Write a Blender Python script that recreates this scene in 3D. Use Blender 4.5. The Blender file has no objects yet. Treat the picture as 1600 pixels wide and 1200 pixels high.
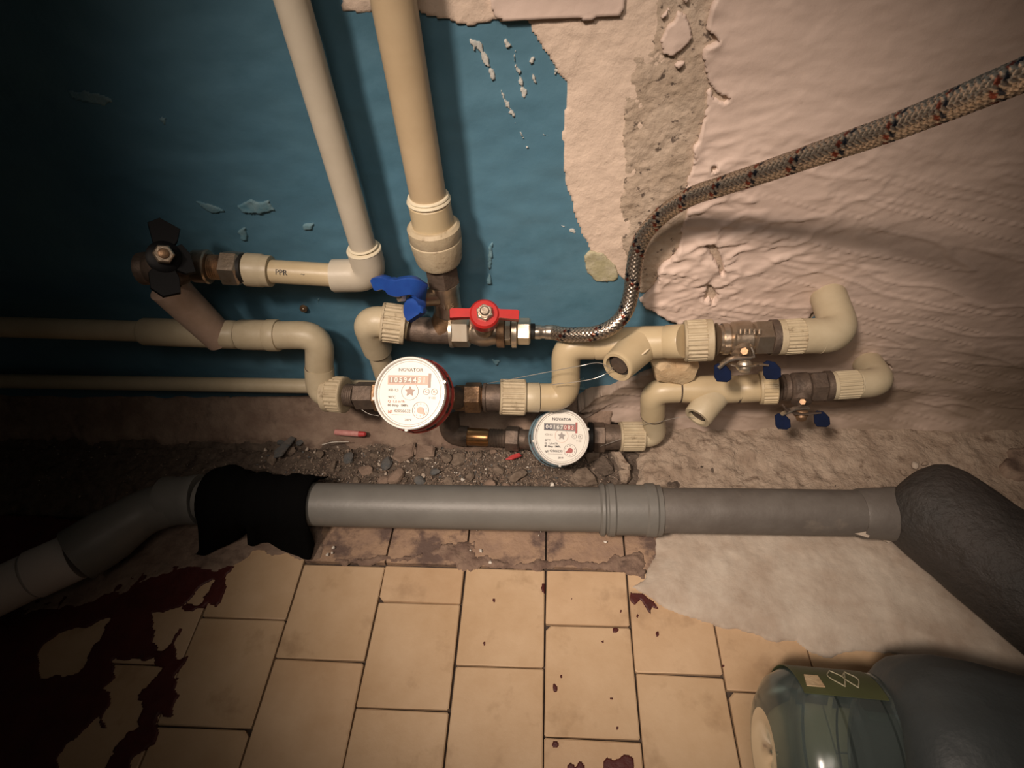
import bpy, bmesh, math, random
import numpy as np
from mathutils import Vector, Matrix

# ------------------------------------------------------------------ camera
S = bpy.context.scene
FPX = 889.0            # focal length in pixels of a 1600 px wide frame
CAMH = 0.635
def zdep(p):
    return float((CM @ np.array([p[0], p[1], p[2] - CAMH]))[2])
def _n(v):
    v = np.array(v, float); return v / np.linalg.norm(v)
_d = _n((67, -975, FPX)); _dn = np.array((65, 816, FPX), float); _dn -= _d * _dn.dot(_d); _dn = _n(_dn)
_r = _n(np.cross(_dn, _d)); _r = _r if _r[0] > 0 else -_r
CM = np.stack([_r, _d, -_dn], 1)      # cam(x right, y down, z forward) = CM @ world
cd = bpy.data.cameras.new('camera'); cam = bpy.data.objects.new('camera', cd)
S.collection.objects.link(cam); S.camera = cam
cd.sensor_width = 36; cd.lens = FPX / 1600 * 36; cd.clip_start = 0.02; cd.clip_end = 20
m = Matrix.Identity(4)
for i in range(3):
    m[i][0] = CM[0][i]; m[i][1] = -CM[1][i]; m[i][2] = -CM[2][i]
m[2][3] = CAMH
cam.matrix_world = m

# ------------------------------------------------------------------ light
S.view_settings.view_transform = 'Standard'; S.view_settings.look = 'None'
S.view_settings.gamma = 1; S.view_settings.use_curve_mapping = False
S.view_settings.exposure = 0.0
w = bpy.data.worlds.new('world'); S.world = w; w.use_nodes = True
w.node_tree.nodes['Background'].inputs[0].default_value = (1.0, .80, .64, 1)
w.node_tree.nodes['Background'].inputs[1].default_value = 0.022
def spot(name, loc, to, power, angle, blend, size, col):
    l = bpy.data.lights.new(name, 'SPOT'); l.energy = power; l.spot_size = math.radians(angle)
    l.spot_blend = blend; l.shadow_soft_size = size; l.color = col
    o = bpy.data.objects.new(name, l); S.collection.objects.link(o); o.location = loc
    o.rotation_euler = (Vector(to) - Vector(loc)).to_track_quat('-Z', 'Y').to_euler()
    return o
spot('corridor_lamp', (-.42, -.33, 1.30), (.01, .35, .24), 86, 40, 1.0, .075, (1.0, .82, .685))
spot('fill_spot', (.02, -.12, .95), (.01, .35, .24), 13, 60, 1.0, .16, (1.0, .84, .71))  # added soft fill near the camera, lifts the shadows of the lamp above

# ------------------------------------------------------------------ helpers
def px(x, y, X=None, Y=None, Z=None, D=None):
    """the point of a plane (or at depth D) that a photo pixel shows"""
    c = np.array([x - 800, y - 600, FPX]); v = CM.T @ c
    if Y is not None: t = Y / v[1]
    elif Z is not None: t = (Z - CAMH) / v[2]
    elif D is not None: t = D / FPX
    else: t = X / v[0]
    return Vector((v[0] * t, v[1] * t, v[2] * t + CAMH))
rnd = random.Random(7)
def hash2(ix, iy, seed):
    h = (ix.astype(np.int64) * 374761393 + iy.astype(np.int64) * 668265263 + seed * 974711) & 0xffffffff
    h = ((h ^ (h >> 13)) * 1274126177) & 0xffffffff
    return ((h ^ (h >> 16)) & 0xffff) / 65535.0
def vnoise(x, y, seed=0):
    ix = np.floor(x); iy = np.floor(y); fx = x - ix; fy = y - iy
    fx = fx * fx * (3 - 2 * fx); fy = fy * fy * (3 - 2 * fy)
    a = hash2(ix, iy, seed); b = hash2(ix + 1, iy, seed); c = hash2(ix, iy + 1, seed); d = hash2(ix + 1, iy + 1, seed)
    return (a * (1 - fx) + b * fx) * (1 - fy) + (c * (1 - fx) + d * fx) * fy
def fbm(x, y, sx, sy=None, seed=0, oct=4):
    """-1..1, feature size sx by sy metres"""
    sy = sy or sx; v = 0; a = 1; t = 0
    for k in range(oct):
        v = v + a * (vnoise(x / sx * 2 ** k + 31.7 * k, y / sy * 2 ** k + 17.3 * k, seed + k) * 2 - 1); t += a; a *= .5
    return v / t * 1.6
def sdf(poly, X, Y):
    """signed distance, positive inside"""
    P = np.array(poly, float); n = len(P); d2 = np.full(X.shape, 1e9); ins = np.zeros(X.shape, bool)
    for i in range(n):
        ax, ay = P[i]; bx, by = P[(i + 1) % n]; ex = bx - ax; ey = by - ay
        wx = X - ax; wy = Y - ay
        t = np.clip((wx * ex + wy * ey) / (ex * ex + ey * ey + 1e-12), 0, 1)
        d2 = np.minimum(d2, (wx - ex * t) ** 2 + (wy - ey * t) ** 2)
        if ay != by:
            c = ((ay > Y) != (by > Y)) & (X < (bx - ax) * (Y - ay) / (by - ay) + ax); ins ^= c
    d = np.sqrt(d2); return np.where(ins, d, -d)

class MB:
    def __init__(s): s.v = []; s.f = []
    def add(s, vs, fs, M=None):
        b = len(s.v)
        for p in vs:
            p = Vector(p); s.v.append(M @ p if M else p)
        for f in fs: s.f.append([b + i for i in f])
        return s
    def rings(s, rings, caps=True, M=None, close=True):
        n = len(rings[0]); vs = [p for r in rings for p in r]; fs = []
        for i in range(len(rings) - 1):
            for j in range(n if close else n - 1):
                k = (j + 1) % n
                fs.append([i * n + j, i * n + k, (i + 1) * n + k, (i + 1) * n + j])
        if caps: fs += [list(range(n))[::-1], [(len(rings) - 1) * n + j for j in range(n)]]
        return s.add(vs, fs, M)
    def tube(s, pts, r, seg=28, caps=True):
        pts = [Vector(p) for p in pts]; n = len(pts)
        rs = r if isinstance(r, (list, tuple)) else [r] * n
        tang = []
        for i in range(n):
            t = pts[min(i + 1, n - 1)] - pts[max(i - 1, 0)]; tang.append(t.normalized())
        u = tang[0].orthogonal().normalized(); R = []
        for i in range(n):
            if i: 
                q = tang[i - 1].rotation_difference(tang[i]); u = q @ u
            w_ = tang[i].cross(u).normalized(); u = w_.cross(tang[i]).normalized()
            R.append([pts[i] + (u * math.cos(a) + w_ * math.sin(a)) * rs[i] for a in [2 * math.pi * k / seg for k in range(seg)]])
        return s.rings(R, caps)
    def lathe(s, p0, d, prof, seg=32, ribs=0, depth=.001, up=None, caps=True):
        """prof: (distance along d, radius)"""
        p0 = Vector(p0); d = Vector(d).normalized()
        up = Vector(up) if up else (Vector((0, 0, 1)) if abs(d.z) < .9 else Vector((0, -1, 0)))
        u = (up - d * up.dot(d)).normalized(); w_ = d.cross(u)
        if ribs: seg = ribs * 4
        R = []
        for q in prof:
            t, r = q[0], q[1]; rb = len(q) > 2 and q[2]
            ring = []
            for k in range(seg):
                a = 2 * math.pi * k / seg
                rr = r - (depth if (rb and k % 4 in (2, 3)) else 0)
                ring.append(p0 + d * t + (u * math.cos(a) + w_ * math.sin(a)) * rr)
            R.append(ring)
        return s.rings(R, caps)
    def box(s, M, sx, sy, sz, bev=.0):
        """rounded-edge box around M's origin (full sizes)"""
        bm = bmesh.new(); bmesh.ops.create_cube(bm, size=1)
        for v in bm.verts: v.co = Vector((v.co.x * sx, v.co.y * sy, v.co.z * sz))
        if bev: bmesh.ops.bevel(bm, geom=bm.edges[:], offset=bev, segments=2, affect='EDGES')
        bm.verts.index_update()
        s.add([v.co for v in bm.verts], [[v.index for v in f.verts] for f in bm.faces], M); bm.free(); return s
    def ribbon(s, pts, widths, thick, wdir):
        """a bent strap: path pts, width along wdir, thickness"""
        pts = [Vector(p) for p in pts]; n = len(pts); R = []
        for i in range(n):
            t = (pts[min(i + 1, n - 1)] - pts[max(i - 1, 0)]).normalized()
            wd = Vector(wdir); wd = (wd - t * wd.dot(t)).normalized(); nn = t.cross(wd)
            a = wd * widths[i] / 2; b = nn * thick / 2; c = .72
            R.append([pts[i] + a + b * c, pts[i] + a * .9 + b, pts[i] - a * .9 + b, pts[i] - a + b * c,
                      pts[i] - a - b * c, pts[i] - a * .9 - b, pts[i] + a * .9 - b, pts[i] + a - b * c])
        return s.rings(R)
    def prism(s, poly, z0, z1, M=None, bev=0):
        n = len(poly); c = Vector((sum(p[0] for p in poly) / n, sum(p[1] for p in poly) / n))
        R = [[(p[0], p[1], z0) for p in poly], [(p[0], p[1], z1 - bev) for p in poly]]
        if bev:
            R.append([(c.x + (p[0] - c.x) * (1 - bev * 30), c.y + (p[1] - c.y) * (1 - bev * 30), z1) for p in poly])
        return s.rings(R, True, M)
def fillet(pts, r, n=8):
    pts = [Vector(p) for p in pts]; out = [pts[0]]
    for i in range(1, len(pts) - 1):
        a = (pts[i - 1] - pts[i]); b = (pts[i + 1] - pts[i]); la = a.length; lb = b.length; a.normalize(); b.normalize()
        ang = a.angle(b); t = min(r / math.tan(ang / 2), la * .49 if i > 1 else la * .98, lb * .49 if i < len(pts) - 2 else lb * .98)
        p0 = pts[i] + a * t; p1 = pts[i] + b * t
        for k in range(n + 1):
            q = k / n; out.append(p0 * (1 - q) ** 2 + pts[i] * 2 * q * (1 - q) + p1 * q * q)
    out.append(pts[-1]); return out
def smooth(pts, n=8):
    """Catmull-Rom"""
    P = [Vector(p) for p in pts]; P = [P[0] * 2 - P[1]] + P + [P[-1] * 2 - P[-2]]; out = []
    for i in range(1, len(P) - 2):
        for k in range(n):
            t = k / n; a, b, c, d = P[i - 1:i + 3]
            out.append(.5 * ((2 * b) + (c - a) * t + (2 * a - 5 * b + 4 * c - d) * t * t + (3 * b - a - 3 * c + d) * t ** 3))
    out.append(P[-2]); return out
def frame(o, x, z):
    """matrix with x axis about x and z axis exactly z"""
    z = Vector(z).normalized(); x = Vector(x); x = (x - z * x.dot(z)).normalized(); y = z.cross(x)
    M = Matrix.Identity(4)
    for i in range(3): M[i][0] = x[i]; M[i][1] = y[i]; M[i][2] = z[i]; M[i][3] = o[i]
    return M

ORG = {}
def thing(name, label, cat, loc=(0, 0, 0), group=None):
    o = bpy.data.objects.new(name, None); S.collection.objects.link(o); o.location = loc
    o.empty_display_size = .01
    o['label'] = label; o['category'] = cat
    if group: o['group'] = group
    ORG[o] = Vector(loc); return o
def finish(me, mat, sharp=35):
    me.materials.append(mat)
    me.polygons.foreach_set('use_smooth', [True] * len(me.polygons))
    if sharp is not None: me.set_sharp_from_angle(angle=math.radians(sharp))
def part(name, mb, mat, parent=None, sharp=35, label=None, kind=None, keep=None):
    off = ORG.get(parent, Vector((0, 0, 0)))
    me = bpy.data.meshes.new(name)
    me.from_pydata([v - off for v in mb.v], [], mb.f); me.validate(); me.update()
    finish(me, mat, sharp)
    bm = bmesh.new(); bm.from_mesh(me); bmesh.ops.recalc_face_normals(bm, faces=bm.faces[:]); bm.to_mesh(me); bm.free()
    o = bpy.data.objects.new(name, me); S.collection.objects.link(o)
    if parent: o.parent = parent
    ORG[o] = off
    if label: o['label'] = label
    if kind: o['kind'] = kind
    return o
def single(name, mb, mat, label, cat, group=None, sharp=35, loc=None):
    """a top-level thing that is one mesh, origin at its base"""
    c = Vector(loc) if loc else Vector((sum(v.x for v in mb.v) / len(mb.v), sum(v.y for v in mb.v) / len(mb.v), min(v.z for v in mb.v)))
    mb.v = [v - c for v in mb.v]
    o = part(name, mb, mat, None, sharp); o.location = c; ORG[o] = c
    o['label'] = label; o['category'] = cat
    if group: o['group'] = group
    return o
def text_mb(s, size, M, depth=.0002, wrap=None, align='CENTER', bold=0):
    cu = bpy.data.curves.new('t', 'FONT'); cu.body = s; cu.size = size; cu.align_x = align; cu.align_y = 'CENTER'
    cu.resolution_u = 2; cu.offset = bold
    o = bpy.data.objects.new('t', cu); me = bpy.data.meshes.new_from_object(o)
    mb = MB(); vs = [v.co.copy() for v in me.vertices]
    mb.add([Vector((v.x, v.y, depth)) for v in vs], [list(p.vertices) for p in me.polygons], M)
    bpy.data.objects.remove(o); bpy.data.curves.remove(cu); bpy.data.meshes.remove(me); return mb

# ------------------------------------------------------------------ materials
MATS = {}
def mat(name, col, rough=.6, metal=0, col2=None, scale=60, mix=.5, bump=0, bscale=200, spec=.5, stain=None, stain_scale=25, stain_amt=.5, alpha=None, trans=0, ior=1.45, coat=0, sharp=.18, stretch=None, grime=None):
    m = bpy.data.materials.new(name); m.use_nodes = True; nt = m.node_tree; N = nt.nodes; L = nt.links
    b = N['Principled BSDF']; b.inputs['Roughness'].default_value = rough; b.inputs['Metallic'].default_value = metal
    b.inputs['Specular IOR Level'].default_value = spec; b.inputs['IOR'].default_value = ior
    b.inputs['Transmission Weight'].default_value = trans; b.inputs['Coat Weight'].default_value = coat
    if alpha is not None: b.inputs['Alpha'].default_value = alpha
    tc = N.new('ShaderNodeTexCoord'); vec = tc.outputs['Object']
    if stretch:
        mp = N.new('ShaderNodeMapping'); L.new(vec, mp.inputs[0]); mp.inputs['Scale'].default_value = stretch; vec = mp.outputs[0]
    def noise(sc, det=5, seed=0.):
        n = N.new('ShaderNodeTexNoise'); n.inputs['Scale'].default_value = sc; n.inputs['Detail'].default_value = det
        n.inputs['Roughness'].default_value = .62
        a = N.new('ShaderNodeVectorMath'); a.operation = 'ADD'; a.inputs[1].default_value = (seed, seed * .7, seed * 1.3)
        L.new(vec, a.inputs[0]); L.new(a.outputs[0], n.inputs['Vector']); return n
    def ramp(src, lo, hi):
        r = N.new('ShaderNodeMapRange'); r.inputs['From Min'].default_value = lo; r.inputs['From Max'].default_value = hi
        L.new(src, r.inputs['Value']); return r.outputs[0]
    cur = None
    def mixc(a, bcol, f):
        x = N.new('ShaderNodeMix'); x.data_type = 'RGBA'
        if hasattr(a, 'links'): L.new(a, x.inputs[6])
        else: x.inputs[6].default_value = (*a, 1)
        x.inputs[7].default_value = (*bcol, 1); L.new(f, x.inputs[0]); return x.outputs[2]
    base = col
    if col2: base = mixc(base, col2, ramp(noise(scale).outputs[0], .5 - mix * .3, .5 + mix * .3))
    if stain: base = mixc(base, stain, ramp(noise(stain_scale, 6, 3.1).outputs[0], .62 - stain_amt * .2, .62 - stain_amt * .2 + sharp))
    if grime:
        at = N.new('ShaderNodeAttribute'); at.attribute_name = 'grime'; base = mixc(base, grime, at.outputs['Fac'])
    if hasattr(base, 'links'): L.new(base, b.inputs['Base Color'])
    else: b.inputs['Base Color'].default_value = (*col, 1)
    if bump:
        bp = N.new('ShaderNodeBump'); bp.inputs['Strength'].default_value = 1; bp.inputs['Distance'].default_value = bump
        L.new(noise(bscale, 6, 1.7).outputs[0], bp.inputs['Height']); L.new(bp.outputs[0], b.inputs['Normal'])
    MATS[name] = m; return m
M_blue = mat('blue_paint', (.072, .172, .245), .45, col2=(.088, .195, .265), scale=9, bump=.0010, bscale=28, stain=(.045, .125, .175), stain_scale=14, stain_amt=.3, sharp=.4)
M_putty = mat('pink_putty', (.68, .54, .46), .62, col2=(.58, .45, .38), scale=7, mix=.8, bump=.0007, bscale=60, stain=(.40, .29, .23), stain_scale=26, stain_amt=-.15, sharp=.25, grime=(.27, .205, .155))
M_putty2 = mat('smooth_putty', (.68, .54, .43), .85, col2=(.62, .49, .39), scale=45, bump=.0012, bscale=160, stain=(.42, .32, .24), stain_scale=120, stain_amt=-.3, sharp=.05)
M_mould = mat('mouldy_plaster', (.37, .285, .21), .9, col2=(.52, .42, .33), scale=26, mix=.7, bump=.002, bscale=150, stain=(.12, .09, .07), stain_scale=130, stain_amt=.12, sharp=.06)
M_olive = mat('olive_putty', (.36, .33, .2), .85, col2=(.46, .42, .3), scale=90, bump=.001)
M_scratch = mat('bare_scratch', (.62, .60, .55), .85, col2=(.4, .42, .4), scale=150, bump=.001)
M_scr_dim = mat('chipped_paint', (.085, .21, .28), .7, col2=(.17, .28, .32), scale=70, bump=.001)
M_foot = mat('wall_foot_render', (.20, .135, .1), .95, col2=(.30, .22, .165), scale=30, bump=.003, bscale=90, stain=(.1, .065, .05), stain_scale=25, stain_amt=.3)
M_tile = mat('cream_tile', (.60, .44, .285), .38, col2=(.47, .315, .18), scale=11, mix=.75, bump=.0005, bscale=50, stain=(.30, .19, .105), stain_scale=24, stain_amt=.28, sharp=.3)
M_tile2 = mat('cream_tile_worn', (.62, .45, .29), .42, col2=(.46, .30, .17), scale=9, mix=.75, bump=.0005, bscale=60, stain=(.28, .175, .10), stain_scale=17, stain_amt=.35, sharp=.3)
M_tiled = mat('dirty_tile', (.40, .265, .17), .75, col2=(.25, .165, .12), scale=28, mix=.7, bump=.002, bscale=90, stain=(.13, .085, .068), stain_scale=22, stain_amt=.55, sharp=.1)
M_joint = mat('joint_dirt', (.045, .032, .025), .95, col2=(.09, .065, .05), scale=90, bump=.001)
M_red = mat('oxblood_paint', (.085, .016, .013), .5, col2=(.06, .012, .011), scale=40, bump=.0006, bscale=160, stain=(.045, .02, .016), stain_scale=30, stain_amt=.1)
M_crust = mat('dark_grime', (.15, .095, .072), .9, col2=(.27, .185, .135), scale=60, mix=.6, bump=.003, bscale=140, stain=(.08, .052, .043), stain_scale=50, stain_amt=.3)
M_tan = mat('tan_plastic', (.48, .37, .235), .4, col2=(.43, .325, .20), scale=14, bump=.0002, bscale=90, stain=(.36, .25, .14), stain_scale=18, stain_amt=.1, sharp=.4)
M_cement = mat('grey_cement', (.52, .45, .37), .9, col2=(.40, .32, .25), scale=24, bump=.0016, bscale=60, stain=(.30, .22, .16), stain_scale=20, stain_amt=.1, sharp=.3)
M_mortar = mat('rough_mortar', (.41, .325, .25), .95, col2=(.28, .21, .155), scale=38, bump=.005, bscale=90, stain=(.17, .12, .085), stain_scale=50, stain_amt=.25, sharp=.12)
M_dirt = mat('brown_dirt', (.085, .062, .047), 1, col2=(.17, .13, .10), scale=70, mix=.7, bump=.006, bscale=150, stain=(.05, .035, .027), stain_scale=40, stain_amt=.3)
M_chip = mat('pale_chip', (.50, .42, .34), .9, col2=(.35, .28, .22), scale=300, bump=.001)
M_chipw = mat('white_chip', (.75, .70, .62), .9, col2=(.55, .5, .43), scale=300)
M_chunk = mat('brown_crumb', (.13, .095, .07), .95, col2=(.24, .185, .14), scale=90, bump=.002, bscale=200)
M_chunkb = mat('bluish_crumb', (.085, .092, .095), .9, col2=(.15, .135, .12), scale=90, bump=.002)
M_stone = mat('tan_stone', (.50, .35, .20), .8, col2=(.62, .48, .30), scale=40, bump=.0015, bscale=120, stain=(.22, .16, .1), stain_scale=60, stain_amt=.1)
M_ppr = mat('cream_plastic', (.51, .435, .30), .42, col2=(.45, .375, .25), scale=30, bump=.0003, bscale=120, stain=(.40, .32, .2), stain_scale=30, stain_amt=.05, sharp=.3)
M_ppr2 = mat('grey_cream_plastic', (.52, .465, .37), .38, col2=(.47, .415, .325), scale=18, bump=.0002, bscale=90)
M_pprv = mat('yellow_cream_plastic', (.53, .43, .27), .38, col2=(.47, .37, .225), scale=18, bump=.0002, bscale=90)
M_rib = mat('ribbed_cream_plastic', (.50, .42, .285), .55, col2=(.42, .34, .225), scale=60, bump=.0005, bscale=200, stain=(.24, .18, .11), stain_scale=110, stain_amt=.15, sharp=.12)
M_bead = mat('weld_bead', (.66, .59, .44), .4)
M_nick = mat('dull_nickel', (.46, .38, .30), .32, .85, col2=(.36, .28, .2), scale=60, bump=.0003, bscale=200, stain=(.16, .11, .07), stain_scale=60, stain_amt=.2)
M_nickb = mat('bright_nickel', (.66, .59, .48), .34, .85, col2=(.6, .5, .38), scale=60)
M_brass = mat('tarnished_brass', (.36, .22, .12), .45, .7, col2=(.22, .14, .09), scale=80, bump=.0006, bscale=200, stain=(.09, .06, .045), stain_scale=70, stain_amt=.3)
M_copper = mat('polished_brass_sleeve', (.55, .30, .13), .28, .9, col2=(.4, .22, .1), scale=90)
M_bronzed = mat('dark_bronze', (.17, .125, .095), .55, .5, col2=(.1, .075, .06), scale=60, bump=.0008, bscale=200, stain=(.06, .045, .035), stain_scale=60, stain_amt=.3)
M_black = mat('black_plastic', (.004, .004, .0045), .5, spec=.2)
M_hole = mat('dark_bore', (.02, .016, .012), .9)
M_rubber = mat('black_rubber', (.012, .011, .01), .6)
M_redp = mat('red_handle_paint', (.48, .022, .02), .3, col2=(.38, .02, .018), scale=60, coat=.3)
M_bluep = mat('blue_handle_plastic', (.018, .07, .30), .32, col2=(.015, .05, .24), scale=40)
M_navy = mat('navy_handle_dip', (.006, .012, .040), .85, spec=.12, col2=(.005, .009, .026), scale=60)
M_steel = mat('zinc_steel', (.60, .55, .48), .3, .9, col2=(.4, .34, .28), scale=150)
M_white = mat('white_dial', (.80, .77, .70), .45)
M_whiteb = mat('clear_bezel', (.74, .71, .66), .18, coat=.6)
M_redring = mat('red_meter_ring', (.36, .045, .035), .3, col2=(.25, .04, .035), scale=50, coat=.5)
M_pinkring = mat('smoky_red_ring', (.20, .07, .06), .25, coat=.4)
M_bluering = mat('grey_blue_meter_ring', (.12, .20, .245), .3, col2=(.16, .21, .23), scale=50, coat=.5)
M_ink = mat('dark_print', (.05, .045, .05), .6)
M_inkg = mat('grey_print', (.34, .31, .29), .6)
M_inkr = mat('pale_red_print', (.62, .25, .20), .6)
M_cnt_k = mat('counter_dark', (.055, .055, .09), .5)
M_cnt_g = mat('counter_grey', (.26, .25, .24), .5)
M_cnt_r = mat('counter_red', (.42, .13, .12), .5)
M_cnt_p = mat('counter_pink', (.68, .42, .34), .5)
M_cnt_b = mat('counter_brown', (.38, .27, .22), .5)
M_grey = mat('grey_drain_plastic', (.165, .16, .145), .45, col2=(.145, .138, .125), scale=20, bump=.0004, bscale=60, stain=(.20, .175, .15), stain_scale=25, stain_amt=.05, sharp=.3)
M_grey2 = mat('dusty_grey_drain_plastic', (.15, .135, .12), .5, col2=(.115, .10, .088), scale=26, bump=.0006, bscale=90, stain=(.2, .17, .14), stain_scale=30, stain_amt=0)
M_wpipe = mat('white_drain_plastic', (.55, .50, .46), .4)
M_iron = mat('cast_iron_paint', (.055, .046, .041), .6, col2=(.032, .032, .030), scale=14, mix=.8, bump=.006, bscale=45, stain=(.09, .07, .06), stain_scale=30, stain_amt=0, sharp=.3)
M_rag = mat('black_cloth', (.0035, .0033, .0033), 1, spec=.05, bump=.002, bscale=60)
M_wire = mat('seal_wire', (.75, .72, .66), .3, .8)
M_scrapr = mat('red_scrap', (.45, .05, .05), .5); M_scrapp = mat('pink_scrap', (.60, .30, .27), .6, col2=(.5, .2, .18), scale=150)
M_cover = mat('dark_grey_film', (.055, .064, .066), .5, col2=(.045, .052, .054), scale=12, bump=.003, bscale=14)
M_labelo = mat('olive_label', (.085, .095, .04), .5, col2=(.07, .08, .035), scale=30)
def pet():
    m = bpy.data.materials.new('clear_plastic'); m.use_nodes = True; N = m.node_tree.nodes; L = m.node_tree.links
    out = N['Material Output']; N.remove(N['Principled BSDF'])
    tr = N.new('ShaderNodeBsdfTransparent'); tr.inputs[0].default_value = (.74, .82, .78, 1)
    gl = N.new('ShaderNodeBsdfGlossy'); gl.inputs[0].default_value = (.9, .95, .95, 1); gl.inputs['Roughness'].default_value = .2
    df = N.new('ShaderNodeBsdfDiffuse'); df.inputs[0].default_value = (.22, .27, .26, 1)
    fr = N.new('ShaderNodeLayerWeight'); fr.inputs[0].default_value = .35
    a = N.new('ShaderNodeMixShader'); a.inputs[0].default_value = .22; L.new(tr.outputs[0], a.inputs[1]); L.new(df.outputs[0], a.inputs[2])
    b = N.new('ShaderNodeMixShader'); L.new(fr.outputs['Fresnel'], b.inputs[0]); L.new(a.outputs[0], b.inputs[1]); L.new(gl.outputs[0], b.inputs[2])
    L.new(b.outputs[0], out.inputs[0]); return m
M_pet = pet()

# ------------------------------------------------------------------ surfaces with broken outlines
WY = .5
def wallp(u, v, h): return np.stack([u, WY - h, v], -1)
def floorp(u, v, h): return np.stack([u, v, h], -1)
def layer(name, polys, to3d, height, mat_, parent, res=.002, holes=(), wob=.004, wsize=.012, seed=1, base=-.001, label=None, kind=None, bounds=None, sharp=None, grime=None):
    """a skin with an irregular outline: outline polygons minus holes, thickness height(u, v, d)"""
    A = np.array([p for q in polys for p in q]); lo = A.min(0) - .01; hi = A.max(0) + .01
    if bounds: lo = np.maximum(lo, bounds[0]); hi = np.minimum(hi, bounds[1])
    nu = int((hi[0] - lo[0]) / res) + 1; nv = int((hi[1] - lo[1]) / res) + 1
    U, V = np.meshgrid(lo[0] + np.arange(nu) * res, lo[1] + np.arange(nv) * res, indexing='ij')
    def f(U, V):
        nz = fbm(U, V, wsize, seed=seed, oct=4) * wob
        d = np.max([sdf(q, U, V) for q in polys], 0)
        for q in holes: d = np.minimum(d, -sdf(q, U, V))
        return d + nz
    D = f(U, V); gu, gv = np.gradient(D, res); g = np.sqrt(gu ** 2 + gv ** 2) + 1e-6
    ins = D > 0
    near = ins.copy()
    for a, b in ((1, 0), (-1, 0), (0, 1), (0, -1), (1, 1), (-1, -1), (1, -1), (-1, 1)): near |= np.roll(np.roll(ins, a, 0), b, 1)
    edge = near & ~ins
    st = np.where(edge, np.clip(-D / g, 0, res * .9), 0)
    U2 = U + gu / g * st; V2 = V + gv / g * st
    H = height(U2, V2, np.maximum(D, 0)); H = np.where(ins, H, base)
    P = to3d(U2, V2, H)
    q = near[:-1, :-1] & near[1:, :-1] & near[:-1, 1:] & near[1:, 1:] & (ins[:-1, :-1] | ins[1:, :-1] | ins[:-1, 1:] | ins[1:, 1:])
    I = np.arange(nu * nv).reshape(nu, nv)
    F = np.stack([I[:-1, :-1][q], I[1:, :-1][q], I[1:, 1:][q], I[:-1, 1:][q]], -1)
    used, inv = np.unique(F, return_inverse=True); co = P.reshape(-1, 3)[used]; F = inv.reshape(-1, 4)
    e1 = co[F[:, 1]] - co[F[:, 0]]; e2 = co[F[:, 3]] - co[F[:, 0]]; nn = np.cross(e1, e2).mean(0)
    if nn[1] > 0 and abs(nn[1]) > abs(nn[2]) or (nn[2] < 0 and abs(nn[2]) > abs(nn[1])): F = F[:, ::-1]
    me = bpy.data.meshes.new(name); n = len(co); k = len(F)
    me.vertices.add(n); me.vertices.foreach_set('co', co.astype(np.float32).ravel())
    me.loops.add(k * 4); me.loops.foreach_set('vertex_index', F.astype(np.int32).ravel())
    me.polygons.add(k); me.polygons.foreach_set('loop_start', np.arange(0, k * 4, 4, dtype=np.int32))
    me.update(calc_edges=True)
    if grime:
        at = me.attributes.new('grime', 'FLOAT', 'POINT')
        at.data.foreach_set('value', np.clip(grime(U2.reshape(-1)[used], V2.reshape(-1)[used]), 0, 1).astype(np.float32))
    finish(me, mat_, sharp)
    o = bpy.data.objects.new(name, me); S.collection.objects.link(o)
    if parent: o.parent = parent
    ORG[o] = Vector((0, 0, 0))
    if label: o['label'] = label
    if kind: o['kind'] = kind
    return o
def wp(pts): return [(p.x, p.z) for p in (px(x, y, Y=WY) for x, y in pts)]
def fp(pts, Z=0): return [(p.x, p.y) for p in (px(x, y, Z=Z) for x, y in pts)]

# ---------------- the back wall
X0, X1 = -1.02, .98
full = [(X0, -.02), (X1, -.02), (X1, .80), (X0, .80)]
wall = layer('wall_back', [full], wallp, lambda u, v, d: fbm(u, v, .10, .05, 3) * .0016 + fbm(u, v, .025, .012, 8, 3) * .0005 + .002,
             M_blue, None, res=.004, wob=0, bounds=((X0, -.02), (X1, .80)), kind='structure')
def slab(name, lo, hi, mt):
    b = MB(); c = [(lo[i] + hi[i]) / 2 for i in range(3)]; b.box(Matrix.Translation(c), *[hi[i] - lo[i] for i in range(3)], bev=.004)
    o = part(name, b, mt); o['kind'] = 'structure'; return o
slab('wall_left', (X0 - .06, -.7, -.05), (X0, .56, .80), M_blue)
slab('wall_right', (X1, -.7, -.05), (X1 + .06, .56, .80), M_putty)

left_putty = [(536, -40), (538, 17), (575, 18), (620, 12), (655, 18), (688, 30), (735, 38), (778, 31), (826, 32), (838, 58), (862, 95), (886, 130), (884, 165), (876, 200), (878, 250),
              (892, 320), (910, 365), (925, 392), (935, 405), (965, 425), (990, 446), (1003, 446), (1005, 380), (1015, 300), (1022, 200), (1050, 100), (1060, -40)]
layer('smooth_putty_layer', [wp(left_putty)], wallp, lambda u, v, d: .0042 - .001 * np.exp(-d / .004) + fbm(u, v, .02, seed=4) * .0009 + fbm(u, v, .006, seed=14) * .0003,
      M_putty2, wall, wob=.0018, wsize=.014, seed=5, label='smooth pale putty layer edging the blue paint')
strip = [(1022, -40), (1022, 40), (1020, 55), (1000, 70), (985, 90), (979, 130), (976, 190), (970, 300), (968, 360), (975, 400), (985, 430), (1000, 455), (1012, 450), (1025, 435), (1050, 405), (1075, 370), (1085, 290), (1100, 200), (1115, 150), (1130, 60), (1130, -40)]
layer('mouldy_strip', [wp(strip)], wallp, lambda u, v, d: .0052 + fbm(u, v, .014, seed=21) * .0008 + fbm(u, v, .004, seed=25) * .0008 - .0012 * np.exp(-d / .004),
      M_mould, wall, res=.0017, wob=.0028, wsize=.012, seed=9, base=.002, label='brown mouldy plaster strip running down between putty layers')
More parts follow.
